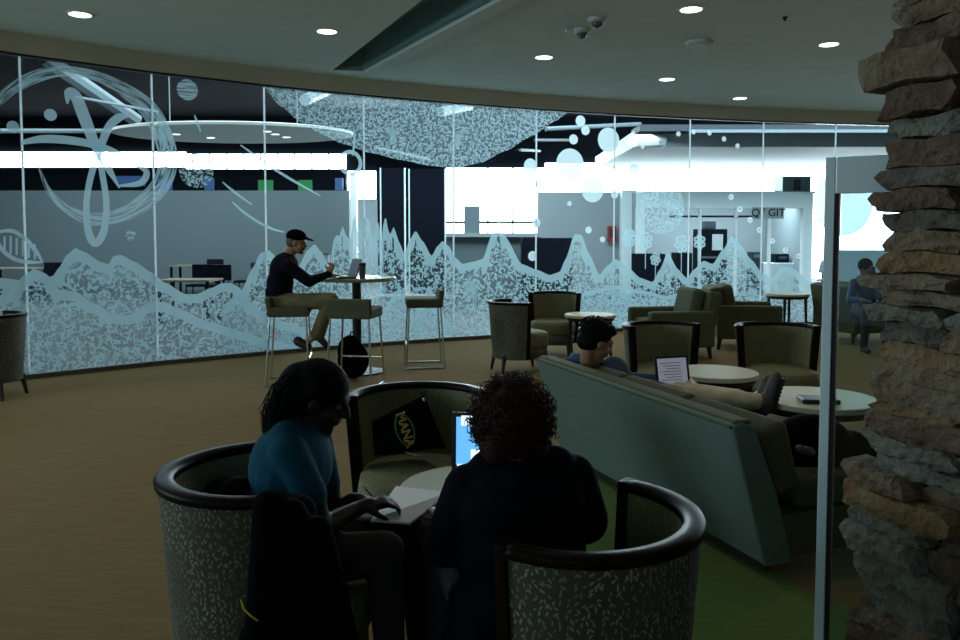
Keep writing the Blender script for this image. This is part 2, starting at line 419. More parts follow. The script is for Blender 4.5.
# floor and ceiling
def big_plane(name, poly, z, mat, thick=.06, up=True):
    return struct(MB().prism(poly, z-thick if up else z, z if up else z+thick).build(name, mat))
wl = [tuple(p) for p in nodes]
struct(MB().prism([(-14, -7)]+[(-14, wl[0][1])]+wl+[(14, wl[-1][1]), (14, -7)], -.06, 0).build('floor', 'carpet_brown'))
hall = [(-14, wl[0][1])]+wl+[(14, wl[-1][1]), (24, 16), (24, 30), (-24, 30), (-24, wl[0][1])]
struct(MB().prism(hall, -.07, -.004).build('floor_hall', 'hall_floor'))
gc = [(.05, 4.55), (.25, 4.9), (.55, 5.08), (.9, 5.1), (1.15, 4.6), (1.3, 3.9), (1.4, 3.42), (1.62, 3.1), (1.95, 2.75), (2.1, 2.2), (2.0, 1.4), (1.6, .9), (.4, .7), (-.2, 1.4), (-.35, 2.4), (-.25, 3.4), (-.12, 4.1)]
gp = []
for i in range(len(gc)):
    p0, p1, p2, p3 = [Vector(gc[(i+k-1) % len(gc)]) for k in range(4)]
    for t in (0, .25, .5, .75):
        gp.append(tuple(.5*((2*p1)+(p2-p0)*t+(2*p0-5*p1+4*p2-p3)*t*t+(3*p1-p0-3*p2+p3)*t**3)))
tag(struct(MB().prism(gp, .0005, .006).build('trim_green_carpet', 'carpet_green')), 'curved band of green carpet laid into the brown floor', 'carpet')

# ceiling with the slot cut out
sl = [G(333, 70, ZC), G(363, 71, ZC), G(494, 0, ZC), G(422, 0, ZC)]
# extend the slot towards the camera
dL = (sl[3]-sl[0]).normalized(); dR = (sl[2]-sl[1]).normalized()
A0, B0 = sl[0], sl[1]; A1 = sl[0]+dL*7.5; B1 = sl[1]+dR*7.0
bm = bmesh.new()
outer = [(-14, -7), (-14, wl[0][1])]+wl+[(14, wl[-1][1]), (14, -7)]
ov = [bm.verts.new((x, y, ZC)) for x, y in outer]
iv = [bm.verts.new((p.x, p.y, ZC)) for p in (A0, B0, B1, A1)]
es = [bm.edges.new((ov[i], ov[(i+1) % len(ov)])) for i in range(len(ov))]+[bm.edges.new((iv[i], iv[(i+1) % 4])) for i in range(4)]
bmesh.ops.triangle_fill(bm, use_beauty=True, edges=es, use_dissolve=False)
me = bpy.data.meshes.new('ceiling'); bm.to_mesh(me); bm.free(); me.materials.append(M['ceiling_paint'])
o = bpy.data.objects.new('ceiling', me); C.objects.link(o); struct(o)
sd = o.modifiers.new('solid', 'SOLIDIFY'); sd.thickness = .05; sd.offset = 1 if me.polygons[0].normal.z > 0 else -1
mb = MB()
for p, q, mi in ((A0, A1, 0), (B0, B1, 1), (A0, B0, 0), (A1, B1, 0)):
    mb.add([(p.x, p.y, ZC), (q.x, q.y, ZC), (q.x, q.y, ZC+.35), (p.x, p.y, ZC+.35)], [(0, 1, 2, 3)], mi)
mb.add([(p.x, p.y, ZC+.35) for p in (A0, B0, B1, A1)], [(0, 1, 2, 3)], 0)
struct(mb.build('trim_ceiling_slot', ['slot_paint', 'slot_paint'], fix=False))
nr = Vector((-dR.y, dR.x, 0))
nr = nr if nr.x > 0 else -nr
mb = MB(); a, b = B0, B1
vs = [a, a+nr*.17, b+nr*.17, b]
mb.prism([(v.x, v.y) for v in vs], ZC-.035, ZC+.001)
struct(mb.build('trim_ceiling_lip', 'slot_lip'))

# fascia band above the glass
def band(name, z0, z1, o0, o1, mat):
    mb = MB(); N = NS*6
    vs = []
    for i in range(N+1):
        s = i*NS*PW/N
        a = wall_xy(s, o0); b = wall_xy(s, o1)
        vs += [(a.x, a.y, z0), (b.x, b.y, z0), (b.x, b.y, z1), (a.x, a.y, z1)]
    fs = []
    for i in range(N):
        for k in range(4): fs.append((i*4+k, i*4+(k+1) % 4, (i+1)*4+(k+1) % 4, (i+1)*4+k))
    fs += [(0, 1, 2, 3), (N*4+3, N*4+2, N*4+1, N*4)]
    mb.add(vs, fs); return struct(mb.build(name, mat))
band('trim_fascia', ZG, ZC, -.10, .10, 'fascia_paint')
band('trim_fascia_gap', ZG-.02, ZG, -.05, .05, 'black_metal')
band('trim_floor_channel', 0, .05, -.05, .05, 'sill_dark')
for i in range(NS):
    a = Vector(nodes[i]); b = Vector(nodes[i+1]); d = (b-a).normalized(); rz = math.atan2(d.y, d.x); c = (a+b)/2
    o = struct(MB().box((0, 0, 0), (PW-.018, .012, ZG-.07)).build('window_%d' % (i+1), 'wall_glass', loc=(c.x, c.y, (ZG-.02+.05)/2)))
    o.rotation_euler.z = rz
for i in range(1, NS):
    p = nodes[i]; h = math.radians(heads[i])
    o = MB().box((0, 0, ZG/2+.015), (.020, .016, ZG-.07)).build('trim_glass_joint', 'film_joint', loc=(p[0], p[1], 0)); o.rotation_euler.z = h; struct(o)

# ------------------------------------------------------------------ frosted film on the glass
def interp(prof, x):
    for (x0, y0), (x1, y1) in zip(prof, prof[1:]):
        if x0 <= x <= x1:
            t = (x-x0)/(x1-x0); t2 = t*t*(3-2*t)*.5+t*.5; return y0+(y1-y0)*t2
    return prof[-1][1]
def range_film(prof, mat, off, label, step=1.5, under=None):
    mb = MB(); x = prof[0][0]; cols = []
    while x <= prof[-1][0]:
        s, z = WP(x, interp(prof, x)); zb = .055
        if under and under[0][0] <= x <= under[-1][0]: zb = min(z-.02, WP(x, interp(under, x))[1])
        cols.append((s, z, zb)); x += step
    vs = []; uv = []; e = []
    for i, (s, z, zb) in enumerate(cols):
        # distance to the outline, slope corrected
        j0, j1 = max(0, i-1), min(len(cols)-1, i+1); sl_ = (cols[j1][1]-cols[j0][1])/max(1e-4, cols[j1][0]-cols[j0][0]); k = 1/math.sqrt(1+sl_*sl_)
        for f in (0, .5, 1):
            zz = z+(zb-z)*f; p = wall_pt(s, zz, off); vs.append(p); uv.append((s, zz)); e.append(((z-zz)*k, 0))
    fs = []
    for i in range(len(cols)-1):
        for r in range(2): fs.append((i*3+r, i*3+r+1, (i+1)*3+r+1, (i+1)*3+r))
    mb.add(vs, fs, 0, uv, e)
    o = mb.build('mountain_film', mat, fix=False); tag(o, label, 'window film'); return o
R1 = [(-30,270),(0,278),(20,280),(40,279),(52,276),(58,268),(66,255),(75,248),(84,252),(100,262),(108,264),(113,256),(120,255),(135,262),(150,272),(165,283),(185,294),(196,294),(210,288),(222,283),(230,283),(238,287),(251,304),(264,314),(285,322),(310,330)]
R2 = [(-30,300),(0,295),(12,290),(22,276),(33,269),(44,273),(60,290),(74,291),(93,303),(113,314),(127,315),(148,303),(162,302),(182,310),(206,321),(240,331),(270,340),(300,346),(312,350)]
R0 = [(222,305),(240,292),(252,268),(260,253),(268,250),(277,258),(288,275),(298,266),(307,250),(314,244),(321,252),(329,266),(333,240),(336,235),(339,236),(342,226),(346,236),(350,240),(352,222),(354,216),(357,232),(360,226),(365,216),(369,222),(373,240),(376,226),(378,222),(381,240),(383,222),(385,216),(388,232),(390,234),(393,227),(399,243),(404,254),(409,240),(415,231),(422,241),(431,256),(437,246),(442,241),(448,246),(455,258),(462,264),(471,262),(482,259),(491.5,234),(498.5,219),(505,237),(521,264),(537,270),(549,275),(559,272),(565,259),(574,234),(581,235),(588,253),(599,275),(606,266),(615,259),(627,267),(640,278),(652,282),(659,270),(667,252),(677,269),(686,278),(694,269),(703,260.6),(712,264),(722,250),(731.5,235.5),(739,244),(751,260),(762,274),(771,278),(780,268),(785,265.6),(795,270),(808,281),(830,290),(870,296)]
R3 = [(318,322),(330,318),(348,300),(356,292),(366,300),(380,315),(392,296),(398,288),(406,300),(414,318),(421,300),(428,285),(436,300),(447,322),(456,330)]
R4 = [(560,318),(572,300),(584,292),(600,288),(615,285),(640,290),(668,296),(690,288),(704,284),(722,296),(742,308),(765,320)]
range_film(R0, 'film_range', .020, 'white frosted film mountain range with many peaks across the right glass panes')
range_film(R1, 'film_range', .024, 'white frosted film mountain ridge on the glass at far left, upper and farther one', under=R2)
range_film(R2, 'film_range', .028, 'white frosted film foothill ridge on the glass at far left, lower and nearer one')
range_film(R3, 'film_fine', .024, 'low frosted film pine slopes on the glass behind the bar table')
range_film(R4, 'film_fine', .024, 'low frosted film slopes on the glass behind the white side table')
def poly_film(pts, mat, off, name, label, cat='window film', group=None, hole=None):
    """filled outline given in (s, z)"""
    bm = bmesh.new(); uvl = bm.loops.layers.uv.new('UVMap'); bm.loops.layers.uv.new('Edge')
    def ring(P_):
        vv = [bm.verts.new((s, z, 0)) for s, z in P_]; return [bm.edges.new((vv[i], vv[(i+1) % len(vv)])) for i in range(len(vv))]
    es = ring(pts)+(ring(hole) if hole else [])
    bmesh.ops.triangle_fill(bm, use_beauty=True, edges=es)
    for f in bm.faces:
        for lp in f.loops: lp[uvl].uv = (lp.vert.co.x, lp.vert.co.y)
    for v in bm.verts: v.co = wall_pt(v.co.x, v.co.y, off)
    me = bpy.data.meshes.new(name); bm.to_mesh(me); bm.free(); me.materials.append(M[mat])
    o = bpy.data.objects.new(name, me); C.objects.link(o); return tag(o, label, cat, group)
def disc_pts(px, py, r, n=28, k=1.0):
    s0, z0 = WP(px, py); rz = abs(WP(px, py-r)[1]-z0)*k
    return [(s0+rz*math.cos(2*PI*i/n), z0+rz*math.sin(2*PI*i/n)) for i in range(n)]
discs = [
 (12.5,127,6,'film_soft','small plain frosted dot, lower left of the pair inside the big swirl'),
 (50,115,6,'film_soft','small plain frosted dot, upper right of the pair inside the big swirl'),
 (187,90,10.5,'film_stroke','dim frosted disc high on the dark glass right of the big swirl'),
 (196,171,17,'film_dotted','speckled frosted ball on the glass at the right side of the big swirl'),
 (130,235,5.5,'film_dotted','small pale frosted dot over the grey wall, under the big swirl'),
 (580,121,5.5,'film_disc','topmost frosted bubble of the touching pair, above the largest bubble cluster'),
 (585,130.5,4.8,'film_disc','lower frosted bubble of the touching pair, left of the big upper bubble'),
 (573,139.5,5,'film_disc','small frosted bubble directly above the largest bubble of the cluster'),
 (608,140,12.3,'film_disc','big frosted bubble highest on the right, against the dark hall ceiling'),
 (569.5,164,15.5,'film_disc','largest frosted bubble in the middle of the bubble cluster'),
 (530,166,7.5,'film_disc','medium frosted bubble leftmost in the cluster, on the bright window band'),
 (539,184,4,'film_disc','small frosted bubble below and right of the leftmost medium bubble'),
 (592,190,12.5,'film_disc','big frosted bubble overlapping the top of the dark grey hall wall'),
 (614,194.5,4,'film_disc','small frosted bubble on the grey wall right of the lowest big bubble'),
 (569,203.5,2.6,'film_disc','tiny frosted bubble on the grey wall below the largest bubble'),
 (588,230,3.6,'film_disc','small frosted bubble on the grey wall left of the red cabinet'),
 (536,223,4.5,'film_disc','small frosted bubble at the left edge of the grey wall'),
 (532,256,5,'film_disc','small frosted bubble low on the glass left of the rounded mountain'),
 (602,239.5,3,'film_disc','tiny frosted bubble just beside the red cabinet'),
 (634,170,6,'film_disc','medium frosted bubble upper left of the large round ball'),
 (662.5,143,5.2,'film_dotted','speckled frosted bubble on the pale bulkhead, largest along the arc of dots'),
 (642,147,2.2,'film_disc','tiny frosted dot at the left start of the arc of dots'),
 (661,208,26.5,'film_dotted','very large speckled frosted ball on the glass above the flowers'),
 (843,203,33,'film_disc','large frosted ball half hidden behind the metal post at right')]
for px, py, r, mt, lb in discs:
    poly_film(disc_pts(px, py, r), mt, .016, 'frosted_dot', lb)
upper = [(678,134),(693,132),(709,133),(723.5,139),(737,146)]
lower = [(730.5,197),(739.5,209),(749.5,220),(759,230),(772,241),(785,250),(798,256)]
on = ['first','second','third','fourth','fifth','sixth','seventh']
for i, (px, py) in enumerate(upper):
    poly_film(disc_pts(px, py, 2.6, 16), 'film_disc', .016, 'frosted_dot', '%s from left of the tiny frosted dots arching under the ceiling at right' % on[i], group='tiny dots arching under the ceiling')
for i, (px, py) in enumerate(lower):
    poly_film(disc_pts(px, py, 3.0, 16), 'film_disc', .016, 'frosted_dot', '%s from top of the small frosted ring dots falling across the kitchen window' % on[i], group='ring dots across the kitchen window', hole=disc_pts(px, py, 3.0, 12, .32))
poly_film(disc_pts(350, 163, 13, 32), 'film_soft', .016, 'frosted_ring', 'frosted ring with a tail on the glass above the bar table', hole=disc_pts(350, 163, 9, 28))
# inverted speckled canopy shape
can = [(250,70),(262,87),(280,106),(300,122),(320,134),(340,143),(370,153),(400,160),(430,166),(455,168),(480,163),(505,151),(530,137),(555,121),(576,106),(590,90)]
mb = MB(); vs = []; uv = []; x = 252; k = 0
while x < 588:
    s, z = WP(x, interp(can, x)); z = min(z, ZG-.02)
    for zz in (z, (z+ZG-.02)/2, ZG-.02): vs.append(wall_pt(s, zz, .016)); uv.append((s, zz))
    x += 3; k += 1
mb.add(vs, [(i*3+r, i*3+r+1, (i+1)*3+r+1, (i+1)*3+r) for i in range(k-1) for r in (0, 1)], 0, uv)
tag(mb.build('canopy_film', 'film_canopy', fix=False), 'large speckled frosted film curve hanging from the top of the middle glass panes', 'window film')
def cr_spline(pts, sub=8, closed=False):
    P_ = [Vector(p) for p in pts]; n = len(P_); out = []
    rng = range(n if closed else n-1)
    for i in rng:
        g = lambda k: P_[k % n] if closed else P_[max(0, min(n-1, k))]
        p0, p1, p2, p3 = g(i-1), g(i), g(i+1), g(i+2)
        for j in range(sub):
            t = j/sub; out.append(.5*((2*p1)+(p2-p0)*t+(2*p0-5*p1+4*p2-p3)*t*t+(3*p1-p0-3*p2+p3)*t**3))
    if not closed: out.append(P_[-1])
    return out
def stroke(parts, mat, name, label, off=.016):
    """ribbons: each part = (points in photo measurements, half widths)"""
    mb = MB()
    for k, (pts, wd) in enumerate(parts):
        cv = cr_spline([(p[0], p[1], wd if not isinstance(wd, list) else wd[i]) for i, p in enumerate(pts)])
        vs = []; uv = []; L = 0; P2 = []
        for p in cv:
            sz = WP(p.x, p.y); sc2 = abs(WP(p.x, p.y+1)[1]-sz[1]); P2.append((sz[0], sz[1], p.z*sc2))
        for i, (s, z, ww) in enumerate(P2):
            a = P2[max(0, i-1)]; b = P2[min(len(P2)-1, i+1)]; d = Vector((b[0]-a[0], b[1]-a[1])).normalized(); nn = Vector((-d.y, d.x))*ww
            if i: L += math.hypot(s-P2[i-1][0], z-P2[i-1][1])
            for q, v_ in ((1, 0), (-1, 1)): vs.append(wall_pt(s+nn.x*q, min(ZG-.02, z+nn.y*q), off+.0015*k)); uv.append((L+k*3.1, v_*ww*2+k))
        mb.add(vs, [(2*i, 2*i+1, 2*i+3, 2*i+2) for i in range(len(P2)-1)], 0, uv)
    return tag(mb.build(name, mat, fix=False), label, 'window film')
stroke([([(-12,112),(8,92),(35,77),(65,71),(95,76),(120,88),(145,106),(160,130),(168,160),(160,185),(140,205),(115,217),(90,219),(65,208),(48,190),(38,166)], [4,5,6,5,5,7,9,10,9,9,8,7,6,4,2.5,.6]),
        ([(156,110),(166,140),(162,175)], [1,7,1])], 'film_stroke', 'swirl_ring_film', 'big brush-stroke ring of frosted film around the star swirl at upper left')
stroke([([(67,104),(68,93),(75,96),(84,118),(94,143),(106,165),(119,188)], [1,4,5.5,6,5,4,.6]),
        ([(127,116),(118,118),(108,128),(99,150),(90,178),(86,205),(88,232),(95,243),(103,232),(106,205),(102,175),(97,150)], [1.5,4,4,3.5,3,3,3.5,4,3.5,3,3,2.5]),
        ([(20,143),(45,139),(80,142),(110,150),(125,158)], [2,4,4,3,1]),
        ([(118,186),(140,183),(146,172),(135,165)], [1,3,3,1])], 'film_soft', 'star_swirl_film', 'crossing looped strokes of frosted film like a star inside the big ring')
# striped leaf
lf = [(-12,243),(-2,232),(12,231),(26,240),(36,252),(42,262),(25,261),(8,255),(-4,246)]
stroke([(lf[1:6], [1.5,2,2,2,.8]), ([(-6,236),(2,250),(14,259),(28,262),(42,262)], [1.5,2,2,2,.8])]+[([(x, 235+abs(x-8)*.35), (x, 250+(x+4)*.25)], 1.0) for x in (-2, 4, 10, 16, 22, 28, 34)], 'film_soft', 'leaf_film', 'leaf outline of frosted film with upright bars at far left')
for pts, lb in (([(240,145),(258,158),(272,168),(295,182),(320,196)], 'long thin frosted arc line on the glass left of the bar table man, upper one'),
                ([(222,182),(235,193),(252,205)], 'short thin frosted line on the glass left of the joint, above the other'),
                ([(232,202),(243,212),(258,222),(272,229),(284,232)], 'thin frosted line pointing to the black cap'),
                ([(194,115),(197,123),(200,132)], 'tiny frosted tick under the dim disc high on the glass'),
                ([(353,128),(354,142),(352,156)], 'frosted tail rising from the small ring')):
    stroke([(pts, [.6]+[1.3]*(len(pts)-2)+[.6])], 'film_soft', 'line_film', lb)
# frosted blossoms
for i, (px, py, r, lb) in enumerate([(629,238,8,'frosted film blossom leftmost, beside the glass joint'), (645,241,8,'frosted film blossom second from left, under the large ball'), (655,259,6,'lowest frosted film blossom, under the large ball'),
                      (681,244,8,'frosted film blossom right of the large ball, left of the joint'), (699,242,7,'frosted film blossom touching the glass joint left of the tall peak')]):
    s0, z0 = WP(px, py); k = abs(WP(px, py+1)[1]-z0); bm_ = MB()
    def ringdisc(cs, cz, r1, r0, off):
        n = 18; vs = []; uv = []
        for j in range(n):
            a = 2*PI*j/n
            for rr in (r0, r1): vs.append(wall_pt(cs+rr*math.cos(a), cz+rr*math.sin(a), off)); uv.append((cs+rr*math.cos(a), cz+rr*math.sin(a)))
        bm_.add(vs, [(2*j, 2*j+1, (2*j+3) % (2*n), (2*j+2) % (2*n)) for j in range(n)], 0, uv)
    for j in range(6):
        a = j*PI/3+i*.4; ringdisc(s0+r*.6*k*math.cos(a), z0+r*.75*k*math.sin(a), r*.42*k, r*.12*k, .014+.001*j)
    ringdisc(s0, z0, r*.3*k, .0, .021)
    zz = z0-r*k*1.0
    vs = [wall_pt(s0-.008, zz, .015), wall_pt(s0+.008, zz, .015), wall_pt(s0+.012, zz-.32, .015), wall_pt(s0-.004, zz-.32, .015)]
    bm_.add(vs, [(0, 1, 2, 3)], 0, [(s0, zz)]*4)
    tag(bm_.build('blossom_film', 'film_soft', fix=False), lb, 'window film')

#PART2
# ------------------------------------------------------------------ the hall beyond the glass
def slab(name, px0, px1, py0, py1, d, mat, thick=.15, z0=None, z1=None):
    """upright wall piece at distance d whose face covers the measured span"""
    a = Q(px0, py0, d); b = Q(px1, py1, d)
    top = a.z if z1 is None else z1; bot = b.z if z0 is None else z0
    mb = MB().box(((a.x+b.x)/2, d+thick/2, (top+bot)/2), (b.x-a.x, thick, top-bot))
    return mb.build(name, mat)
S = struct
S(MB().prism([(-24, 4), (-12, 4)]+[(-14, wl[0][1])]+[(x, y+.15) for x, y in wl]+[(24, 15), (24, 31), (-24, 31)], 5.6, 5.7).build('ceiling_hall', 'hall_ceiling'))
# rear wall, with its long ribbon of daylight
S(slab('wall_hall_rear', -700, 1500, 100, 300, 28, 'hall_void', z0=0, z1=5.6))
S(slab('window_hall_ribbon', -20, 186, 152, 167, 27.9, 'daylight_glass', .05))
S(slab('window_hall_ribbon', 186, 346, 154, 170, 27.9, 'daylight_glass', .05))
for i in range(9): S(slab('trim_hall_mullion', 192+17*i, 193.2+17*i, 154, 170, 27.8, 'hall_dark', .06))
S(slab('window_hall_tall', 346, 376, 171, 199, 27.9, 'daylight_glass', .05))
S(slab('wall_hall_tall', 346, 378, 199, 300, 27.6, 'hall_wall_light', .05, z0=0))
S(slab('window_hall_bright', 446, 545, 168, 236, 27.9, 'daylight_glass', .05))
S(slab('trim_hall_rail', 446, 545, 221, 223.5, 27.8, 'hall_wall', .06))
S(slab('window_hall_glazing', 545, 640, 163, 300, 27.9, 'daylight_glass', .05))
S(slab('window_hall_glazing', 640, 700, 156, 300, 27.9, 'daylight_glass', .05))
S(slab('window_hall_glazing', 700, 1300, 146, 300, 27.9, 'daylight_glass', .05))
for p in (358, 487, 512): S(slab('trim_hall_mullion', p, p+1.6, 168, 250, 27.8, 'hall_wall_light', .06))
# low grey partition at left
S(slab('wall_hall_partition', -260, 350, 190.5, 300, 22, 'hall_wall', z0=0))
S(slab('wall_hall_lintel', -260, 346, 169, 192, 26.5, 'hall_black', .3))
for a_, b_, c_, d_, m_, lb in ((158,172,179,191,'sign_blue','dim blue lit panel on the dark lintel, leftmost'),(204,214,178,190,'sign_blue','dim blue lit panel above the grey partition, second from left'),
                       (258,273,180,193,'sign_green','green lit panel above the grey partition, left one'),(298,312,180,193,'sign_green','green lit panel above the grey partition, right one'),
                       (116,145,176,186,'sign_blue','wide dim blue lit panel behind the ring swirl'),(335,343,178,190,'sign_blue','small blue lit panel left of the bright tall window')):
    tag(slab('wall_screen', a_, b_, c_, d_, 26.3, m_, .05), lb, 'screen')
# floating curved ceiling cloud
mb = MB(); pr = [(2.3, .0), (2.42, .02), (2.42, .07), (2.3, .09)]
cl = thing('ceiling_cloud', 'pale oval suspended ceiling panel with small lamps in the hall beyond the glass', 'ceiling panel', (-4.88, 16, 3.50))
mb.lathe(pr, seg=64); mb.build('panel', 'cloud_white', cl, smooth=False)
for dx, dy in ((-1.1, -.3), (-.6, .6), (.9, -.3), (1.0, .5), (.85, -1.0)):
    MB().lathe([(.08, -.004), (.08, .01)], (dx, dy, 0), 16).build('lamp_lens', 'lamp_lens', cl)
for dx, dy in ((-1.3, 0), (1.3, 0)): MB().tube([(dx, dy, .2), (dx, dy, 2.0)], .012).build('hanger_rod', 'duct', cl)
cl.scale = (.97, .62, 1)
# pale bulkheads at right
S(slab('wall_hall_bulkhead', 634, 1000, 131, 147, 18, 'hall_wall_mid', 6))
S(slab('wall_hall_bulkhead', 640, 1000, 124.5, 131, 17.5, 'hall_dark', 1))
S(slab('trim_hall_bulkhead_edge', 690, 1000, 129.5, 132.5, 17.4, 'duct', .3))
# ducts and beams under the dark ceiling
for a_, b_, r_, m_, lb in (((45, 58), (137, 121), .16, 'duct', 'long pale duct under the hall ceiling at upper left'), ((76, 97), (158, 112), .03, 'duct', 'thin pale conduit under the hall ceiling at upper left'),
                       ((0, 131), (112, 131), .05, 'duct', 'thin level pipe behind the star swirl'), ((305, 100), (328, 90), .13, 'duct', 'short pale lamp housing behind the speckled canopy, left one'),
                       ((440, 112), (470, 106), .10, 'duct', 'short pale lamp housing behind the speckled canopy, right one'),
                       ((546, 129), (640, 124), .05, 'duct', 'long thin pipe behind the upper bubbles'), ((535, 140), (572, 140), .03, 'duct', 'thin pipe behind the small bubble above the cluster'),
                       ((633, 141), (684, 139), .13, 'cloud_white', 'pale lamp housing left of the bulkhead'), ((520, 150), (540, 151), .03, 'duct', 'thin short pipe left of the largest bubble'), ((375, 148), (430, 160), .04, 'duct', 'thin pipe low behind the speckled canopy')):
    p, q = Q(a_[0], a_[1], 17), Q(b_[0], b_[1], 19)
    tag(MB().tube([p, q], r_, 8).build('ceiling_duct' if r_ > .05 else 'ceiling_pipe', m_), lb, 'pipe')
# dark tall screens
for a_, b_, t_, lb in ((380, 406, 168, 'tall dark partition screen behind the bar table, left one'), (408.5, 446, 169, 'tall dark partition screen behind the bar table, right and wider one')):
    t = thing('partition_screen', lb, 'screen', Q((a_+b_)/2, 280, 20)*1)
    a = Q(a_, t_, 20); b = Q(b_, 300, 20); t.location = ((a.x+b.x)/2, 20, 0); wd = b.x-a.x
    MB().box((0, 0, a.z/2+.03), (wd-.06, .06, a.z-.06)).build('panel', 'hall_black', t)
    for sx in (-1, 1): MB().box((sx*(wd/2-.015), 0, a.z/2), (.035, .08, a.z)).build('post', 'hall_wall_light', t)
# white column right of the partition
S(slab('wall_hall_column', 350, 357, 172, 300, 21, 'white_thing', .3, z0=0))
# middle counters
S(slab('wall_hall_low', 446, 540, 236, 300, 19.5, 'hall_wall', .3, z0=0))
S(slab('trim_hall_counter', 446, 541, 233, 237, 19.3, 'hall_wall_mid', .6))
S(slab('wall_hall_block', 538, 622, 192, 300, 21, 'hall_wall_mid', .3, z0=0))
S(slab('wall_hall_stub', 622, 636, 190, 300, 20.5, 'hall_wall_light', .3, z0=0))
tag(slab('display_cabinet', 522, 572, 238, 290, 18.6, 'hall_black', .5, z0=0), 'dark low cabinet in front of the grey hall wall', 'cabinet')
t = thing('fire_cabinet', 'red cabinet mounted on the grey hall wall', 'cabinet', Q(612, 234, 20.9))
MB().box((0, 0, 0), (.22, .14, .42)).build('body', 'red_box', t, bevel=.01); MB().box((0, -.075, .02), (.14, .01, .22)).build('door', 'hall_dark', t)
tag(slab('hall_picture', 464, 480, 206, 233.2, 19.5, 'duct', .05), 'grey swirled picture panel in front of the bright hall window', 'picture')
# kitchen room with three framed openings
def kx(px, d=20): return (px-480)/800*d
kd = 20; K0, K1 = kx(636), kx(812); zt = Q(700, 192, kd).z; zo = Q(700, 207.5, kd).z
mb = MB()
mb.box(((K0+K1)/2, kd+.1, (zt+zo)/2), (K1-K0, .2, zt-zo))
S(mb.build('wall_kitchen_head', 'hall_wall_light'))
S(MB().box((kx(807.5), kd+.1, zo/2), (kx(812)-kx(803), .2, zo)).build('wall_kitchen_end', 'hall_wall_light'))
S(MB().box((kx(640), kd+.1, zo/2), (kx(645)-kx(636), .2, zo)).build('wall_kitchen_start', 'hall_wall_light'))
S(MB().box((kx(728), kd+3.2, zt/2), (K1-K0+1, .1, zt)).build('wall_kitchen_rear', 'hall_wall_mid'))
S(MB().box((kx(728), kd+1.7, zt), (K1-K0, 3.2, .05)).build('ceiling_kitchen', 'hall_wall_mid'))
S(MB().box((K1-.02, kd+1.7, zt/2), (.08, 3.2, zt)).build('wall_kitchen_right', 'hall_wall_mid'))
S(MB().box((K0+.02, kd+1.7, zt/2), (.08, 3.2, zt)).build('wall_kitchen_left', 'hall_wall_mid'))
for p in (699, 735, 768.5, 802): S(MB().box((kx(p), kd-.02, zo/2), (.055, .12, zo)).build('trim_kitchen_mullion', 'white_thing'))
S(MB().box((kx(748), kd-.02, zo), (kx(803)-kx(694), .1, .05)).build('trim_kitchen_head', 'white_thing'))
S(MB().box((kx(715), kd+.5, Q(700, 216, kd).z), (2.2, .05, .05)).build('trim_kitchen_rail', 'hall_dark'))
def item(name, px0, px1, py0, py1, d, mat, lb, cat, th=.4, z0=None, bevel=.02):
    a = Q(px0, py0, d); b = Q(px1, py1, d); bot = b.z if z0 is None else z0
    t = thing(name, lb, cat, ((a.x+b.x)/2, d+th/2, bot))
    MB().box((0, 0, (a.z-bot)/2), (b.x-a.x, th, a.z-bot)).build('body', mat, t, bevel=bevel); t['w'] = b.x-a.x
    return t, b.x-a.x, a.z-bot
t, w_, h_ = item('coffee_machine', 699, 727, 229, 262, 21.2, 'hall_black', 'black machine standing inside the left kitchen opening', 'machine', .6, 0)
MB().box((w_*.15, -.32, h_-.35), (.28, .03, .42)).build('notice_sheet', 'white_thing', t); MB().box((0, -.32, h_-.75), (w_*.8, .04, .05)).build('shelf', 'duct', t)
t, w_, h_ = item('kitchen_counter', 767, 795, 263, 290, 21.0, 'hall_wall_light', 'pale counter inside the right kitchen openings', 'counter', .7, 0)
t, w_, h_ = item('till', 776, 789, 254, 263, 21.1, 'hall_black', 'dark appliance on the pale kitchen counter, right one', 'appliance', .4); MB().box((0, -.21, h_*.6), (w_*.6, .02, h_*.3)).build('display', 'screen_dim', t)
t, w_, h_ = item('till', 752, 762, 252, 265, 21.3, 'hall_dark', 'dark appliance on the pale kitchen counter, left one', 'appliance', .4, 0); MB().box((0, -.21, h_*.9), (w_*.6, .02, h_*.08)).build('display', 'duct', t)
item('wall_speaker', 794, 802, 214, 231, 22.5, 'hall_dark', 'dark box hung high inside the right kitchen opening', 'speaker', .3)
item('work_desk', 636, 665, 254, 285, 19.3, 'hall_black', 'dark desk with machines left of the frosted blossoms', 'desk', .6, 0)
item('work_desk', 677, 692, 253, 285, 19.6, 'hall_black', 'dark desk unit between the blossoms and the glass joint', 'desk', .6, 0)
item('kitchen_box', 705, 716, 221, 229, 21.4, 'hall_dark', 'dark box on top of the black kitchen machine', 'box', .3)
t, w_, h_ = item('hall_equipment', 783, 811, 176, 192, 20.2, 'bin_grey', 'grey equipment boxes on top of the kitchen room roof', 'box', .6)
for i in range(3): MB().box(((i-1)*w_*.31, -.31, h_*.45), (w_*.24, .02, h_*.7)).build('panel', ['duct', 'hall_dark', 'hall_wall'][i], t)
# sign lettering over the kitchen opening
sg = thing('kitchen_sign', 'pale strip with dark blackletter letters over the kitchen openings', 'sign', Q(768, 213, 19.91))
MB().box((0, 0, 0), (.78, .02, .28)).build('board', 'hall_wall_mid', sg)
text_mesh('lettering', "QI' GIT", .27, 'hall_black', sg, Matrix.Translation((0, -.018, 0))@Matrix.Rotation(PI/2, 4, 'X'), .005)
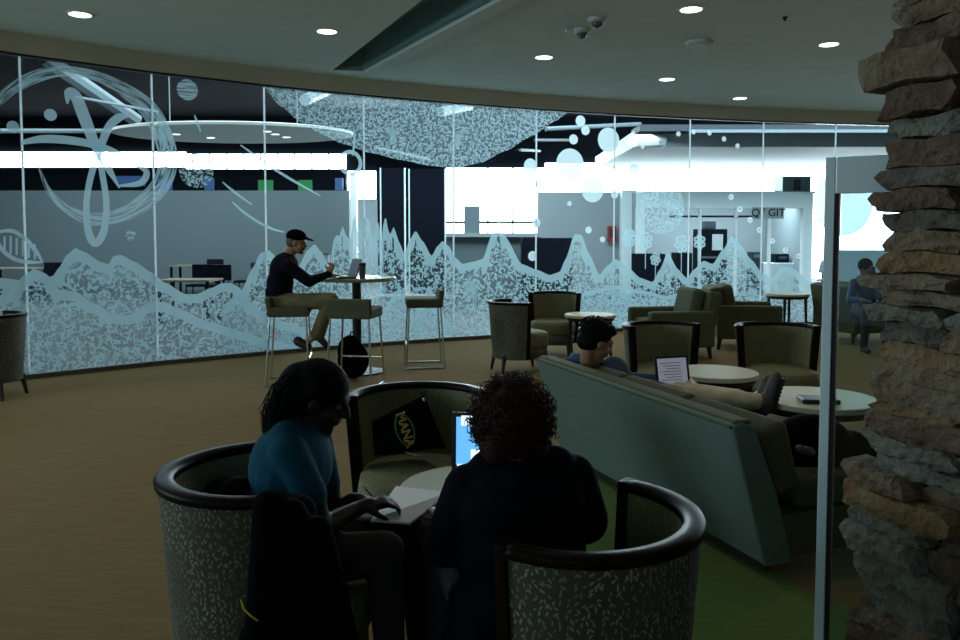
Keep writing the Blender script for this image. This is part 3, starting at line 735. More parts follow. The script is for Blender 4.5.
# bright wall to the right
S(slab('wall_hall_right', 830, 1300, 250, 300, 24, 'hall_wall_light', .2, z0=0))
t = thing('wall_lantern', 'small caged lamp standing in the bright hall just left of the metal post', 'lamp', Q(822, 281, 18)); 
MB().lathe([(.10, 0), (.10, .03), (.02, .05), (.02, .18), (.09, .2), (.04, .42), (.01, .48)], seg=14).build('cage', 'duct', t); t.location.z = max(0, t.location.z)
MB().tube([(0, 0, -.6), (0, 0, .02)], .02).build('stem', 'duct', t)
MB().lathe([(.14, 0), (.14, .03)], (0, 0, -t.location.z), 14).build('foot', 'duct', t)
MB().tube([(0, 0, -t.location.z), (0, 0, -.55)], .02).build('post', 'duct', t)

# tables and chairs of the hall
def hall_table(loc, w_, lb, top='desk_wood'):
    t = thing('canteen_table', lb, 'table', loc)
    MB().box((0, 0, .735), (w_, .75, .03)).build('tabletop', top, t)
    for sx in (-1, 1):
        for sy in (-1, 1): MB().box((sx*(w_/2-.06), sy*.3, .36), (.05, .05, .72)).build('leg', 'hall_black', t)
    return t
hall_table((Q(203, 263, 21).x, 20.6, 0), 1.25*1.0, 'hall table with a thin top behind the dark chairs, left part of the hall', 'desk_wood')
hall_table((Q(190, 284, 14.2).x, 14.2, 0), .95, 'nearer low wooden hall table in front of the dark chairs', 'desk_wood')
hall_table((Q(15, 266, 19).x, 19, 0), 1.2, 'hall table half hidden behind the ridge at far left', 'desk_wood')
def hall_chair(loc, rz, lb):
    t = thing('canteen_chair', lb, 'chair', loc, rz, 'dark canteen chairs in the hall')
    MB().box((0, 0, .45), (.44, .42, .05)).build('seat', 'hall_black', t, bevel=.015)
    MB().box((0, .22, .72), (.44, .04, .34)).build('backrest', 'hall_black', t, bevel=.015)
    for sx in (-1, 1):
        for sy in (-1, 1): MB().tube([(sx*.2, sy*.19, .45), (sx*.22, sy*.24, 0)], .014, 8).build('leg', 'hall_black', t)
    return t
hc = hall_chair((Q(187, 280, 16.5).x, 17.2, 0), PI, 'dark hall chair with its back to the table, left of two in front')
hc.rotation_euler.z = 0
dup(hc, (Q(210, 280, 16.5).x, 17.0, 0), 0, 'dark hall chair with its back to the table, right of two in front')
dup(hc, (Q(201, 266, 20).x, 21.3, 0), PI, 'dark hall chair on the far side of the hall table')
dup(hc, (Q(237, 270, 18).x, 18.6, 0), -PI/2, 'dark hall chair standing apart, right end of the hall table, in profile')
dup(hc, (Q(42, 275, 18).x, 18.4, 0), .2, 'dark hall chair half hidden behind the ridge at far left')
# tapered bin beyond the glass
b = thing('waste_bin', 'tapered grey bin with a dark rim beyond the glass, behind the cap wearing man', 'bin', (Q(323, 260, 20).x, 20, 0))
MB().lathe([(.10, 0), (.11, .01), (.18, 1.05), (.17, 1.05)], seg=20).build('body', 'bin_grey', b, smooth=False); MB().lathe([(.19, 1.03), (.19, 1.07), (.16, 1.07)], seg=20).build('rim', 'hall_dark', b)

# ------------------------------------------------------------------ ceiling fittings
def downlight(px, py, lb, first=[None]):
    p = G(px, py, ZC)
    if first[0] is None:
        t = thing('downlight', lb, 'ceiling light', p, 0, 'round recessed downlights')
        MB().lathe([(.098, -.008), (.12, -.006), (.125, .002), (.098, .004)], seg=32).build('trim_ring', 'white_trim', t)
        MB().lathe([(.099, -.0095), (.099, .003)], seg=32).build('lens', 'lamp_lens', t)
        l = bpy.data.lights.new('lamp', 'SPOT'); l.energy = 22; l.color = (1, .90, .72); l.spot_size = 2.1; l.spot_blend = .6; l.shadow_soft_size = .09
        lo = bpy.data.objects.new('lamp', l); C.objects.link(lo); lo.parent = t; lo.location = (0, 0, -.02); first[0] = t
    else: t = dup(first[0], p, 0, lb)
    return t
for px, py, lb in ((80, 14, 'lit round downlight leftmost in the ceiling, over the big swirl'), (327, 31, 'lit round downlight just left of the dark ceiling slot'), (544, 57, 'lit round downlight right of the dark slot, below the domed cameras'),
                   (691, 9, 'lit round downlight nearest the top edge, large and bright'), (829, 44, 'lit round downlight nearest the stone pillar'), (667, 79, 'lit round downlight in the middle right near the glass wall'),
                   (740, 98, 'lit round downlight farthest away, just over the fascia')): downlight(px, py, lb)
for n_, (x, y) in enumerate(((-3.4, 4.4), (-.2, 4.2), (2.2, 5.0), (4.6, 6.2))):
    d_ = downlight(480, 60, 'lit round downlight above the picture, over the %s' % ['left carpet', 'middle of the room', 'long sofa', 'green carpet', 'right side tables', 'left corner'][n_]); d_.location = (x, y, ZC)
def dome(px, py, lb):
    t = thing('security_camera', lb, 'camera', G(px, py, ZC))
    MB().lathe([(.09, .002), (.09, -.03), (.065, -.045)], seg=24).build('base', 'white_trim', t, smooth=False); MB().ell((0, 0, -.05), (.055, .055, .05)).build('dome', 'camera_dome', t, smooth=True)
    return t
t = dome(582, 29, 'domed ceiling camera with a small bracket, farther of the two'); MB().box((-.12, 0, -.02), (.10, .07, .035)).build('bracket', 'white_trim', t, bevel=.008)
dome(597, 18, 'domed ceiling camera, nearer of the two, just above the other')
t = thing('ceiling_speaker', 'flat unlit round disc in the ceiling right of the domed cameras', 'speaker', G(699, 42, ZC))
MB().lathe([(.15, .002), (.15, -.02), (.12, -.035)], seg=32).build('disc', 'ceiling_paint', t); MB().lathe([(.10, -.034), (.10, -.04)], seg=32).build('grille', 'white_trim', t)
t = thing('sprinkler', 'tiny sprinkler head in the ceiling right of the bright downlight', 'sprinkler', G(785, 17, ZC)); MB().lathe([(.025, .002), (.025, -.01), (.008, -.03), (.02, -.035)], seg=12).build('head', 'gasket', t)

# ------------------------------------------------------------------ tub chairs
def arc_pt(t, a, b):  # t 0..1 from left arm tip round the back to right arm tip; chair faces -Y
    th = PI*t; return (-a*math.cos(th), b*math.sin(th))
def make_tub():
    t = thing('tub_chair', '', 'chair')
    N = 40; A, Bd, TH = .333, .335, .045
    def k(z): return .86+.14*(z-.16)/.61
    # shell
    mb = MB(); vs = []; uv = []; zs = [.16, .32, .48, .64, .775]
    for i in range(N+1):
        tt = i/N; L = PI*A*tt
        for j, z in enumerate(zs): x, y = arc_pt(tt, A*k(z), Bd*k(z)); vs.append((x, y, z)); uv.append((L, z))
        for j, z in enumerate(reversed(zs)): x, y = arc_pt(tt, (A-TH)*k(z), (Bd-TH)*k(z)); vs.append((x, y, z)); uv.append((L+3, z))
    R_ = len(zs)*2
    fs = [(i*R_+j, i*R_+(j+1) % R_, (i+1)*R_+(j+1) % R_, (i+1)*R_+j) for i in range(N) for j in range(R_)]
    fs += [tuple(range(R_)), tuple(N*R_+j for j in range(R_-1, -1, -1))]
    mb.add(vs, fs, 0, uv)
    mb.mi = [1 if (q < N*R_ and q % R_ >= len(zs)) else 0 for q in range(len(fs))]
    o = mb.build('shell', ['leaf_fabric', 'leaf_fabric_inner'], t, smooth=True)
    md = o.modifiers.new('e', 'EDGE_SPLIT'); md.split_angle = .6
    # wooden rim with its two front posts
    mb = MB(); vs = []; pro = [(.008, .770), (.011, .785), (.005, .797), (-.022, .800), (-TH-.002, .795), (-TH-.006, .770)]; n = len(pro)
    for i in range(N+1):
        for dr, z in pro: x, y = arc_pt(i/N, (A+dr)*k(.77), (Bd+dr)*k(.77)); vs.append((x, y, z))
    fs = [(i*n+j, i*n+(j+1) % n, (i+1)*n+(j+1) % n, (i+1)*n+j) for i in range(N) for j in range(n)]+[tuple(range(n)), tuple(N*n+j for j in range(n-1, -1, -1))]
    mb.add(vs, fs); mb.build('rim', 'wood_dark', t, smooth=True)
    for sx in (-1, 1):
        mb = MB(); x1 = (A+.010)*k(.80); x0 = (A-TH-.006)*k(.80); y1 = (A+.010)*k(.16); y0 = (A-TH-.006)*k(.16)
        vs = [(sx*x1, -.028, .799), (sx*x0, -.028, .799), (sx*x0, .008, .799), (sx*x1, .008, .799), (sx*y1, -.035, .16), (sx*y0, -.035, .16), (sx*y0, .012, .16), (sx*y1, .012, .16)]
        mb.add(vs, [(0, 1, 2, 3), (7, 6, 5, 4), (0, 4, 5, 1), (1, 5, 6, 2), (2, 6, 7, 3), (3, 7, 4, 0)]); mb.build('arm_post', 'wood_dark', t, bevel=.006)
    # seat
    def seat(r_, yf, z0, z1, mat, nm, inset):
        P_ = [(r_*math.cos(PI*i/16), r_*math.sin(PI*i/16)) for i in range(17)]
        for i in range(0, 9): a = PI+PI/2*i/8*.55; P_.append((-r_*1.0+.06-(.06)*math.cos(PI/2*i/8)*1.0, yf+.12*(1-i/8)-.0*i))
        fr = [(-r_+.05, yf+.02)]+[(-r_+.05+(2*r_-.1)*i/8, yf-.045*math.sin(PI*i/8)+.01) for i in range(1, 8)]+[(r_-.05, yf+.02), (r_, yf+.10)]
        P_ = P_[:17]+[(-r_, yf+.10)]+fr
        return MB().prism(P_, z0, z1, inset=inset).build(nm, mat, t, smooth=True)
    seat(.275, -.30, .29, .445, 'leaf_fabric_seat', 'seat', .035)
    seat(.262, -.285, .16, .295, 'leaf_fabric', 'seat_base', 0)
    for sx, sy in ((-1, -.24), (1, -.24), (-1, .22), (1, .22)):
        x = .21*sx if sy < 0 else .17*sx
        MB().tube([(x, sy, .20), (x+sx*.02, sy*1.15, 0)], .028, 8, r2=.015).build('leg', 'wood_leg', t)
    return t
def rzface(deg): return math.radians(deg+90)
tub = make_tub(); tub.location = (-.69, 2.56, 0); tub.rotation_euler.z = rzface(17)
tub['label'] = 'leaf patterned tub chair under the woman in teal, seen from behind at lower left'
def tubat(x, y, deg, lb, g=None): return dup(tub, (x, y, 0), rzface(deg), lb, g)
tubat(.264, 2.155, 142, 'leaf patterned tub chair nearest the camera, behind the curly haired person')
tubat(-.29, 3.73, -85, 'leaf patterned tub chair facing the camera with a black bag on its seat')
tubat(1.53, 6.62, -70, 'green tub chair facing the camera between the reading man and the white round table')
tubat(2.45, 6.55, -92, 'green tub chair facing the camera with its whole seat showing, behind the white tables')
tubat(.43, 9.02, 18, 'tub chair seen from its side near the glass, beside the farthest low table')
tubat(.96, 10.25, -105, 'tub chair facing the camera near the glass, behind the chair seen from its side')
tubat(-4.68, 7.55, 178, 'tub chair cut by the left edge of the picture')

# ------------------------------------------------------------------ round tables
def round_table(x, y, lb, r=.30, h=.58, four=False):
    t = thing('round_table', lb, 'table', (x, y, 0))
    MB().lathe([(r-.006, h-.035), (r, h-.03), (r, h-.004), (r-.005, h)], seg=64).build('tabletop', 'table_white', t)
    MB().lathe([(r-.03, h-.075), (r-.012, h-.036)], seg=48).build('apron', 'wood_leg', t)
    for i in range(4):
        a = PI/4+i*PI/2+.3; MB().tube([((r-.06)*math.cos(a), (r-.06)*math.sin(a), h-.06), ((r-.04)*math.cos(a), (r-.04)*math.sin(a), 0)], .024, 8, r2=.016).build('leg', 'wood_leg', t)
    return t
round_table(.0, 3.02, 'small white round table between the woman and the blue laptop', .31)
round_table(1.66, 5.62, 'white round table with a bare top beside the stretched legs', .30)
round_table(2.0, 4.72, 'white round table with a black wallet on top, half behind the glass partition', .35)
round_table(1.34, 9.68, 'farthest low white round table, behind the reading man', .31)
round_table(4.62, 12.0, 'taller small round table with dark legs near the glass at right', .32, .66)

# ------------------------------------------------------------------ sofa
def make_sofa():
    p0 = Vector((.555, 5.40)); p1 = Vector((1.275, 3.49)); L = (p1-p0).length; d = (p1-p0).normalized()
    ang = math.atan2(d.y, d.x)  # local +x runs from far end to near end; local +y is towards the seat
    t = thing('sofa', 'long green sofa with a ribbed grey green back turned to the camera', 'sofa', (p0.x, p0.y, 0), ang)
    # back (leaning outwards, top rounded)
    prof = [(.0, .07), (-.20, .70), (-.19, .725), (-.15, .733), (-.08, .715), (.06, .40), (.16, .07)]
    # local y positive should point to the seat side (facing): check handedness
    mb = MB(); n = len(prof); vs = [(x, y, z) for x in (0, .03, L-.03, L) for y, z in [(py_*(1 if 0 < x < L else .93), pz if (0 < x < L) else pz-.008) for py_, pz in prof]]
    fs = [(i*n+j, i*n+(j+1) % n, (i+1)*n+(j+1) % n, (i+1)*n+j) for i in range(3) for j in range(n)]+[tuple(range(n)), tuple(3*n+j for j in range(n-1, -1, -1))]
    mb.add(vs, fs); mb.build('back', 'sofa_back_fabric', t, bevel=.01)
    MB().tube([(0.01, -.197, .712), (L-.01, -.197, .712)], .007, 8).build('back_piping', 'arm_fabric', t)
    pp = [(-.055, .722), (.0, .748), (.05, .735), (.09, .70), (.13, .42), (.165, .42), (.22, .45), (.16, .75), (.06, .775), (-.02, .765)]
    for k_ in range(3):
        x0 = .02+k_*(L-.04)/3; x1 = x0+(L-.04)/3-.01
        MB().box(((x0+x1)/2, .11, .535), (x1-x0, .15, .33), R=Matrix.Rotation(.28, 3, 'X')).build('back_cushion', 'arm_fabric', t, bevel=.04)
        MB().box(((x0+x1)/2, .50, .36), (x1-x0, .60, .16)).build('seat_cushion', 'arm_fabric', t, bevel=.04)
    MB().box((L/2, .42, .185), (L-.01, .76, .19)).build('base', 'arm_fabric', t, bevel=.015)
    MB().box((L/2, -.13, .722), (L-.02, .10, .03)).build('top_roll', 'arm_fabric', t, bevel=.015)
    MB().box((L/2, .02, .065), (L-.02, .04, .05)).build('plinth', 'wood_leg', t)
    for x in (.10, L-.10):
        for y in (.08, .74): MB().tube([(x, y, .1), (x, y, 0)], .028, 10, r2=.018).build('leg', 'wood_leg', t)
    return t, d
sofa, sd_ = make_sofa()
SF = Matrix.Rotation(math.atan2(sd_.y, sd_.x), 4, 'Z'); SF.translation = Vector((.555, 5.40, 0))
def sof(x, y, z): return SF @ Vector((x, y, z))

# ------------------------------------------------------------------ square armchairs
def make_arm():
    t = thing('armchair', '', 'armchair')
    MB().box((0, -.02, .25), (.60, .80, .20)).build('base', 'arm_fabric', t, bevel=.02)
    MB().box((0, -.08, .40), (.56, .66, .16)).build('seat_cushion', 'arm_fabric', t, bevel=.045)
    R_ = Matrix.Rotation(-.20, 3, 'X')
    MB().box((0, .36, .53), (.74, .16, .62), R=R_).build('back', 'arm_fabric', t, bevel=.03)
    MB().box((0, .22, .66), (.54, .17, .42), R=R_).build('back_cushion', 'arm_fabric', t, bevel=.06)
    for sx in (-1, 1): MB().box((sx*.35, -.03, .375), (.13, .84, .45)).build('arm', 'arm_fabric', t, bevel=.03)
    for sx in (-1, 1):
        for sy in (-.36, .34): MB().tube([(sx*.33, sy, .17), (sx*.345, sy*1.06, 0)], .035, 8, r2=.022).build('leg', 'wood_leg', t)
    return t
ac = make_arm(); ac.location = (2.45, 10.15, 0); ac.rotation_euler.z = rzface(190); ac['label'] = 'square green armchair turned left, nearer of the two back to back'
dup(ac, (3.60, 10.95, 0), rzface(-8), 'square green armchair turned right, farther of the two back to back')
dup(ac, (5.45, 11.6, 0), rzface(20), 'square green armchair mostly hidden behind the metal post')

# ------------------------------------------------------------------ bar table and stools
bt = thing('bar_table', 'tall round bar table on a black column near the glass wall', 'table', (-1.38, 8.93, 0))
MB().lathe([(.425, 1.03), (.44, 1.04), (.44, 1.062), (.43, 1.07)], seg=64).build('tabletop', 'table_green', bt)
MB().lathe([(.30, 0), (.30, .015), (.07, .04), (.05, .06), (.05, 1.0), (.14, 1.03)], seg=32).build('column', 'black_metal', bt, smooth=False)
def make_stool():
    t = thing('bar_stool', '', 'stool')
    MB().box((0, 0, .755), (.46, .42, .105)).build('seat', 'stool_fabric', t, bevel=.025)
    MB().box((0, .19, .84), (.46, .06, .13), R=Matrix.Rotation(-.15, 3, 'X')).build('backrest', 'stool_fabric', t, bevel=.02)
    for sx in (-1, 1):
        MB().tube([(sx*.20, -.18, .71), (sx*.235, -.215, .012)], .0105, 8).build('leg', 'chrome', t)
        MB().tube([(sx*.20, .18, .71), (sx*.235, .225, .012)], .0105, 8).build('leg', 'chrome', t)
        MB().tube([(sx*.236, -.22, .012), (sx*.236, .23, .012)], .0105, 8).build('floor_rail', 'chrome', t)
    MB().tube([(-.225, -.205, .27), (.225, -.205, .27)], .0105, 8).build('footrest', 'chrome', t)
    return t
st = make_stool(); st.location = (-1.99, 8.33, 0); st.rotation_euler.z = rzface(8); st['label'] = 'green bar stool the man in the cap sits on'
dup(st, (-1.27, 8.12, 0), rzface(80), 'green bar stool with its low back to the camera, in front of the table column')
dup(st, (-.66, 9.35, 0), rzface(188), 'empty green bar stool right of the bar table')

# ------------------------------------------------------------------ glass partition
pt = thing('glass_partition', 'tall glass panel in a pale aluminium frame beside the stone pillar', 'partition', (1.222, 2.80, 0), math.radians(-31))
HT = 1.815
MB().box((0, 0, HT/2), (.032, .045, HT)).build('post', 'alu', pt, bevel=.003)
MB().box((.024, 0, (HT-.125)/2), (.014, .035, HT-.125)).build('gasket', 'gasket', pt)
MB().box((.33, 0, HT-.0625), (.62, .04, .125)).build('top_rail', 'alu', pt, bevel=.003)
MB().box((.33, 0, .04), (.62, .04, .08)).build('bottom_rail', 'alu', pt, bevel=.003)
MB().box((.335, 0, (HT-.125+.08)/2), (.60, .008, HT-.205)).build('pane', 'partition_glass', pt)

# ------------------------------------------------------------------ stone pillar
E0 = Vector((1.33, 2.62)); FD = Vector((.3225, -1)).normalized(); FN = Vector((-FD.y, FD.x)); FN = FN if FN.x < 0 else -FN
stones = [(-60,-22,874,'tan'),(-24,2,886,'dark'),(-2,12,902,'tan'),(11,35,896,'tan'),(33,58,888,'rust'),(57,93,859,'tan'),(92,122,882,'rust'),(121,143,897,'grey'),(142,172,889,'rust'),(170,192,884,'dark'),(190,213,877,'rust'),
 (211,232,889,'dark'),(229,252,893,'tan'),(250,272,884,'orange'),(271,288,866,'tan'),(286,304,885,'tan'),(302,320,872,'grey'),(318,340,891,'dark'),(338,362,893,'orange'),(358,382,890,'tan'),(372,400,881,'tan'),
 (396,412,884,'orange'),(404,430,878,'rust'),(428,448,876,'grey'),(446,466,885,'grey'),(461,483,856,'tan'),(480,506,852,'orange'),(499,524,864,'grey'),(519,547,856,'grey'),(542,576,872,'grey'),(571,604,879,'grey'),(596,622,866,'tan'),(618,652,858,'rust'),(648,690,866,'grey'),(688,730,860,'tan')]
pillar = MB(); random.seed(11)
core = [E0-FN*.06, E0-FN*.06+FD*1.2, E0-FN*.9+FD*1.2, E0-FN*.9]
pillar.prism([(p.x, p.y) for p in core], 0, ZC, 5)
mats_ = ['stone_tan', 'stone_rust', 'stone_grey', 'stone_orange', 'stone_dark', 'mortar']; mix = {'tan': 0, 'rust': 1, 'grey': 2, 'orange': 3, 'dark': 4}
def stone(c0, fd, fn, L, dep, z0, z1, mi):
    nx, nz, ny = 9, 3, 3; vs = []; idx = {}
    # subdivided, jittered box: along fd (length), fn (outwards), z
    ph = [random.uniform(0, 6) for _ in range(6)]
    for i in range(nx+1):
        for j in range(ny+1):
            for k in range(nz+1):
                if 0 < i < nx and 0 < j < ny and 0 < k < nz: continue
                u = i/nx; v = j/ny; q = k/nz
                jl = .006*math.sin(9*u+ph[0]+3*q)+.004*math.sin(21*u+ph[1]+5*q)+random.uniform(-.004, .004)
                corner = (abs(u-.5)*2)**6; cz = (abs(q-.5)*2)**4; cv = v
                out = dep*(v)-.02*(1-v)+(jl-.006*corner*1-.008*cz)*v
                al = u*L+(.020*math.sin(4*q+ph[2])+random.uniform(-.005, .005)+(.005*cz if i == 0 else 0)-(.006*cz if i == nx else 0)+.012*v*(1 if i == 0 else 0))*(1 if i in (0, nx) else .2)
                z = z0+(z1-z0)*q+(.005*math.sin(7*u+ph[3]+q)+random.uniform(-.002, .002))
                if k in (0, nz): z += (.003*v if k == 0 else -.003*v)
                p = c0+fd*al+fn*out; idx[i, j, k] = len(vs); vs.append((p.x, p.y, z))
    fs = []
    for i in range(nx):
        for j in range(ny):
            for k in (0, nz): fs.append((idx[i, j, k], idx[i+1, j, k], idx[i+1, j+1, k], idx[i, j+1, k]))
    for i in range(nx):
        for k in range(nz):
            for j in (0, ny): fs.append((idx[i, j, k], idx[i+1, j, k], idx[i+1, j, k+1], idx[i, j, k+1]))
    for j in range(ny):
        for k in range(nz):
            for i in (0, nx): fs.append((idx[i, j, k], idx[i, j+1, k], idx[i, j+1, k+1], idx[i, j, k+1]))
    pillar.add(vs, fs, mi)
cyc = ['tan', 'rust', 'grey', 'tan', 'orange', 'grey', 'dark', 'rust']
for n_, (y0, y1, xl, cn) in enumerate(stones):
    z1 = Q(885, y0, 2.62).z; z0 = Q(885, y1, 2.62).z
    xe = (xl-480)/800; # along the view ray the stone's end corner sits on
    ext = ((885-xl)/800*2.62)
    dep = max(.015, .05+ext*.55); back = max(-.02, ext*.65)
    c0 = E0-FD*back
    L = random.uniform(.24, .42)
    if n_ == 5: L = .30+back
    stone(c0, FD, FN, L, dep, z0+.003, z1-.003, mix[cn])
    a = L; k = 0
    while a-back < 1.25:
        L2 = random.uniform(.2, .42); k += 1
        stone(c0+FD*(a+.006), FD, FN, L2, max(.01, .03+random.uniform(-.02, .03)), z0+.003+random.uniform(-.003, .003), z1-.003, mix[cyc[(n_*3+k*5) % 8]]); a += L2+.006
for z in (0, .06, .12, .18):
    pass
zt_ = Q(885, -60, 2.62).z; z = zt_
while z < ZC-.02:
    h_ = random.uniform(.06, .11); a = 0
    while a < 1.25:
        L2 = random.uniform(.18, .4); stone(E0+FD*(a-.02), FD, FN, L2, random.uniform(.02, .06), z+.003, min(ZC-.005, z+h_)-.003, random.randrange(5)); a += L2+.006
    z += h_
o = pillar.build('wall_stone_pillar', mats_, smooth=False); struct(o)
#PART3
# ------------------------------------------------------------------ bodies: one continuous remeshed surface each
def body(name, prims, mats, parent, voxel=.009, smooth_it=4, label=None):
    """prims: ('c', a, b, ra, rb, mat) tapered limb  |  ('e', centre, radii, R, mat) rounded mass"""
    mb = MB()
    for p in prims:
        if p[0] == 'c':
            _, a, b, ra, rb, mi = p; a = Vector(a); b = Vector(b); d = b-a; Ln = d.length
            if Ln < 1e-5: mb.ell(a, (ra,)*3, seg=14, rings=10); continue
            q = d.to_track_quat('Z', 'Y').to_matrix(); seg = 14; vs = []; rings = []
            for i in range(1, 5): th = PI/2*i/4; rings.append((-ra*math.cos(th), ra*math.sin(th)))
            for i in range(0, 4): th = PI/2*i/4; rings.append((Ln+rb*math.sin(th), rb*math.cos(th)))
            vs.append(a+q@Vector((0, 0, -ra)))
            for z, r in rings:
                for k in range(seg): an = 2*PI*k/seg; vs.append(a+q@Vector((r*math.cos(an), r*math.sin(an), z)))
            vs.append(a+q@Vector((0, 0, Ln+rb))); n = len(rings)
            fs = [(0, 1+(k+1) % seg, 1+k) for k in range(seg)]
            fs += [(1+i*seg+k, 1+i*seg+(k+1) % seg, 1+(i+1)*seg+(k+1) % seg, 1+(i+1)*seg+k) for i in range(n-1) for k in range(seg)]
            fs += [(1+(n-1)*seg+k, 1+(n-1)*seg+(k+1) % seg, len(vs)-1) for k in range(seg)]
            mb.add(vs, fs)
        else: mb.ell(p[1], p[2], p[3], seg=20, rings=14)
    me = bpy.data.meshes.new(name); me.from_pydata(mb.v, [], mb.f)
    bm = bmesh.new(); bm.from_mesh(me); bmesh.ops.recalc_face_normals(bm, faces=bm.faces); bm.to_mesh(me); bm.free()
    o = bpy.data.objects.new(name, me); C.objects.link(o)
    r = o.modifiers.new('r', 'REMESH'); r.mode = 'VOXEL'; r.voxel_size = voxel
    s_ = o.modifiers.new('s', 'SMOOTH'); s_.factor = .5; s_.iterations = smooth_it
    dg = bpy.context.evaluated_depsgraph_get(); dg.update()
    m2 = bpy.data.meshes.new_from_object(o.evaluated_get(dg), preserve_all_data_layers=False, depsgraph=dg)
    o.modifiers.clear(); o.data = m2; bpy.data.meshes.remove(me); m2.name = name
    m2.materials.clear()
    for m in mats: m2.materials.append(M[m])
    n = len(m2.polygons); co = np.empty(n*3); m2.polygons.foreach_get('center', co); co = co.reshape(-1, 3)
    best = np.full(n, 1e9); mi = np.zeros(n, int)
    for p in prims:
        if p[0] == 'c':
            a = np.array(p[1][:]); b = np.array(p[2][:]); d = b-a; L2 = max(1e-9, d@d); t = np.clip((co-a)@d/L2, 0, 1)
            dist = np.linalg.norm(co-a-t[:, None]*d, axis=1)-(p[3]+(p[4]-p[3])*t); m = p[5]
        else:
            R = np.array(p[3] if p[3] is not None else Matrix.Identity(3)); loc = (co-np.array(p[1][:]))@R; rr = np.array(p[2])
            kk = np.linalg.norm(loc/rr, axis=1); dist = (kk-1)*min(rr)*1.0; m = p[4]
        u = dist < best; best[u] = dist[u]; mi[u] = m
    m2.polygons.foreach_set('material_index', mi.astype(np.int32)); m2.polygons.foreach_set('use_smooth', [True]*n); m2.update()
    o.parent = parent
    if label: o['label'] = label
    return o
def basis(fwd, up=(0, 0, 1)):
    f = Vector(fwd).normalized(); u = Vector(up); l_ = u.cross(f).normalized(); u = f.cross(l_)
    return Matrix((f, l_, u)).transposed()   # columns: forward, left, up
def head(c, fwd, s, mi, hi=None, beard=None):
    """head masses; s = overall scale (1 = 23 cm tall)"""
    B = basis(fwd); P_ = lambda x, y, z: Vector(c)+B@(Vector((x, y, z))*s)
    pr = [('e', P_(-.008, 0, .025), (.092*s, .074*s, .088*s), B, mi), ('e', P_(.022, 0, -.028), (.062*s, .058*s, .078*s), B, mi),
          ('e', P_(.052, 0, -.088), (.028*s, .030*s, .024*s), B, mi if beard is None else beard),
          ('c', P_(.082, 0, .022), P_(.103, 0, -.018), .008*s, .014*s, mi), ('c', P_(.092, .012, -.020), P_(.092, -.012, -.020), .010*s, .010*s, mi),
          ('c', P_(.080, .018, -.050), P_(.080, -.018, -.050), .011*s, .011*s, mi if beard is None else beard),
          ('c', P_(.078, .030, .030), P_(.078, -.030, .030), .012*s, .012*s, mi)]
    for sy in (-1, 1): pr += [('e', P_(-.005, sy*.074, -.005), (.018*s, .010*s, .032*s), B, mi), ('e', P_(.050, sy*.038, -.030), (.026*s, .022*s, .026*s), B, mi)]
    return pr, P_, B
def eyes(P_, s, parent):
    for sy in (-1, 1):
        e = MB().ell(P_(.066, sy*.031, .010), (.011*s,)*3, seg=12, rings=8).build('eye', 'eye_white', parent, smooth=True)
        MB().ell(P_(.0755, sy*.031, .010), (.0042*s, .0042*s, .0042*s), seg=10, rings=6).build('iris', 'eye_dark', e, smooth=True)
    MB().tube([P_(.078, -.018, -.050), P_(.084, 0, -.052), P_(.078, .018, -.050)], .0045*s, 6).build('lips', 'lips', parent, smooth=True)
def hand(wrist, fdir, palm_n, s, mi, curl=.5, side=1):
    """fdir: towards the fingers; palm_n: palm normal; five separate bent fingers"""
    f = Vector(fdir).normalized(); n = Vector(palm_n); n = (n-f*n.dot(f)).normalized(); r = f.cross(n)*side
    W = Vector(wrist); pr = [('c', W, W+f*.03*s, .024*s, .026*s, mi)]
    for k in (-1, 0, 1): pr.append(('c', W+f*.03*s+r*k*.018*s, W+f*.085*s+r*k*.023*s, .015*s, .0125*s, mi))
    for i, (off, ln) in enumerate(((-.032, .062), (-.011, .072), (.011, .068), (.031, .053))):
        a = W+f*.088*s+r*off*s; th = curl*.6; tot = 0; segs = [ln*.45, ln*.32, ln*.25]; rad = .0088*s
        for sg_ in segs:
            tot += th; d = f*math.cos(tot)+n*math.sin(tot)+r*off*.6; b = a+d.normalized()*sg_*s
            pr.append(('c', a, b, rad, rad*.9, mi)); a = b; rad *= .92
    a = W+f*.022*s-r*.028*s; b = a+(f*.6-r*.65+n*.35).normalized()*.040*s; c_ = b+(f*.8-r*.1+n*.6).normalized()*.034*s
    pr += [('c', a, b, .0135*s, .0115*s, mi), ('c', b, c_, .0105*s, .009*s, mi)]
    return pr
V = Vector
# ---------------- woman in teal
wm = thing('person', 'person in a teal shirt with long dark hair, seated writing in a notebook', 'person', (-.69, 2.56, 0))
def fix(o): 
    o.matrix_parent_inverse = Matrix.Identity(4); o.location = -Vector(o.parent.location) if o.parent else o.location
    return o
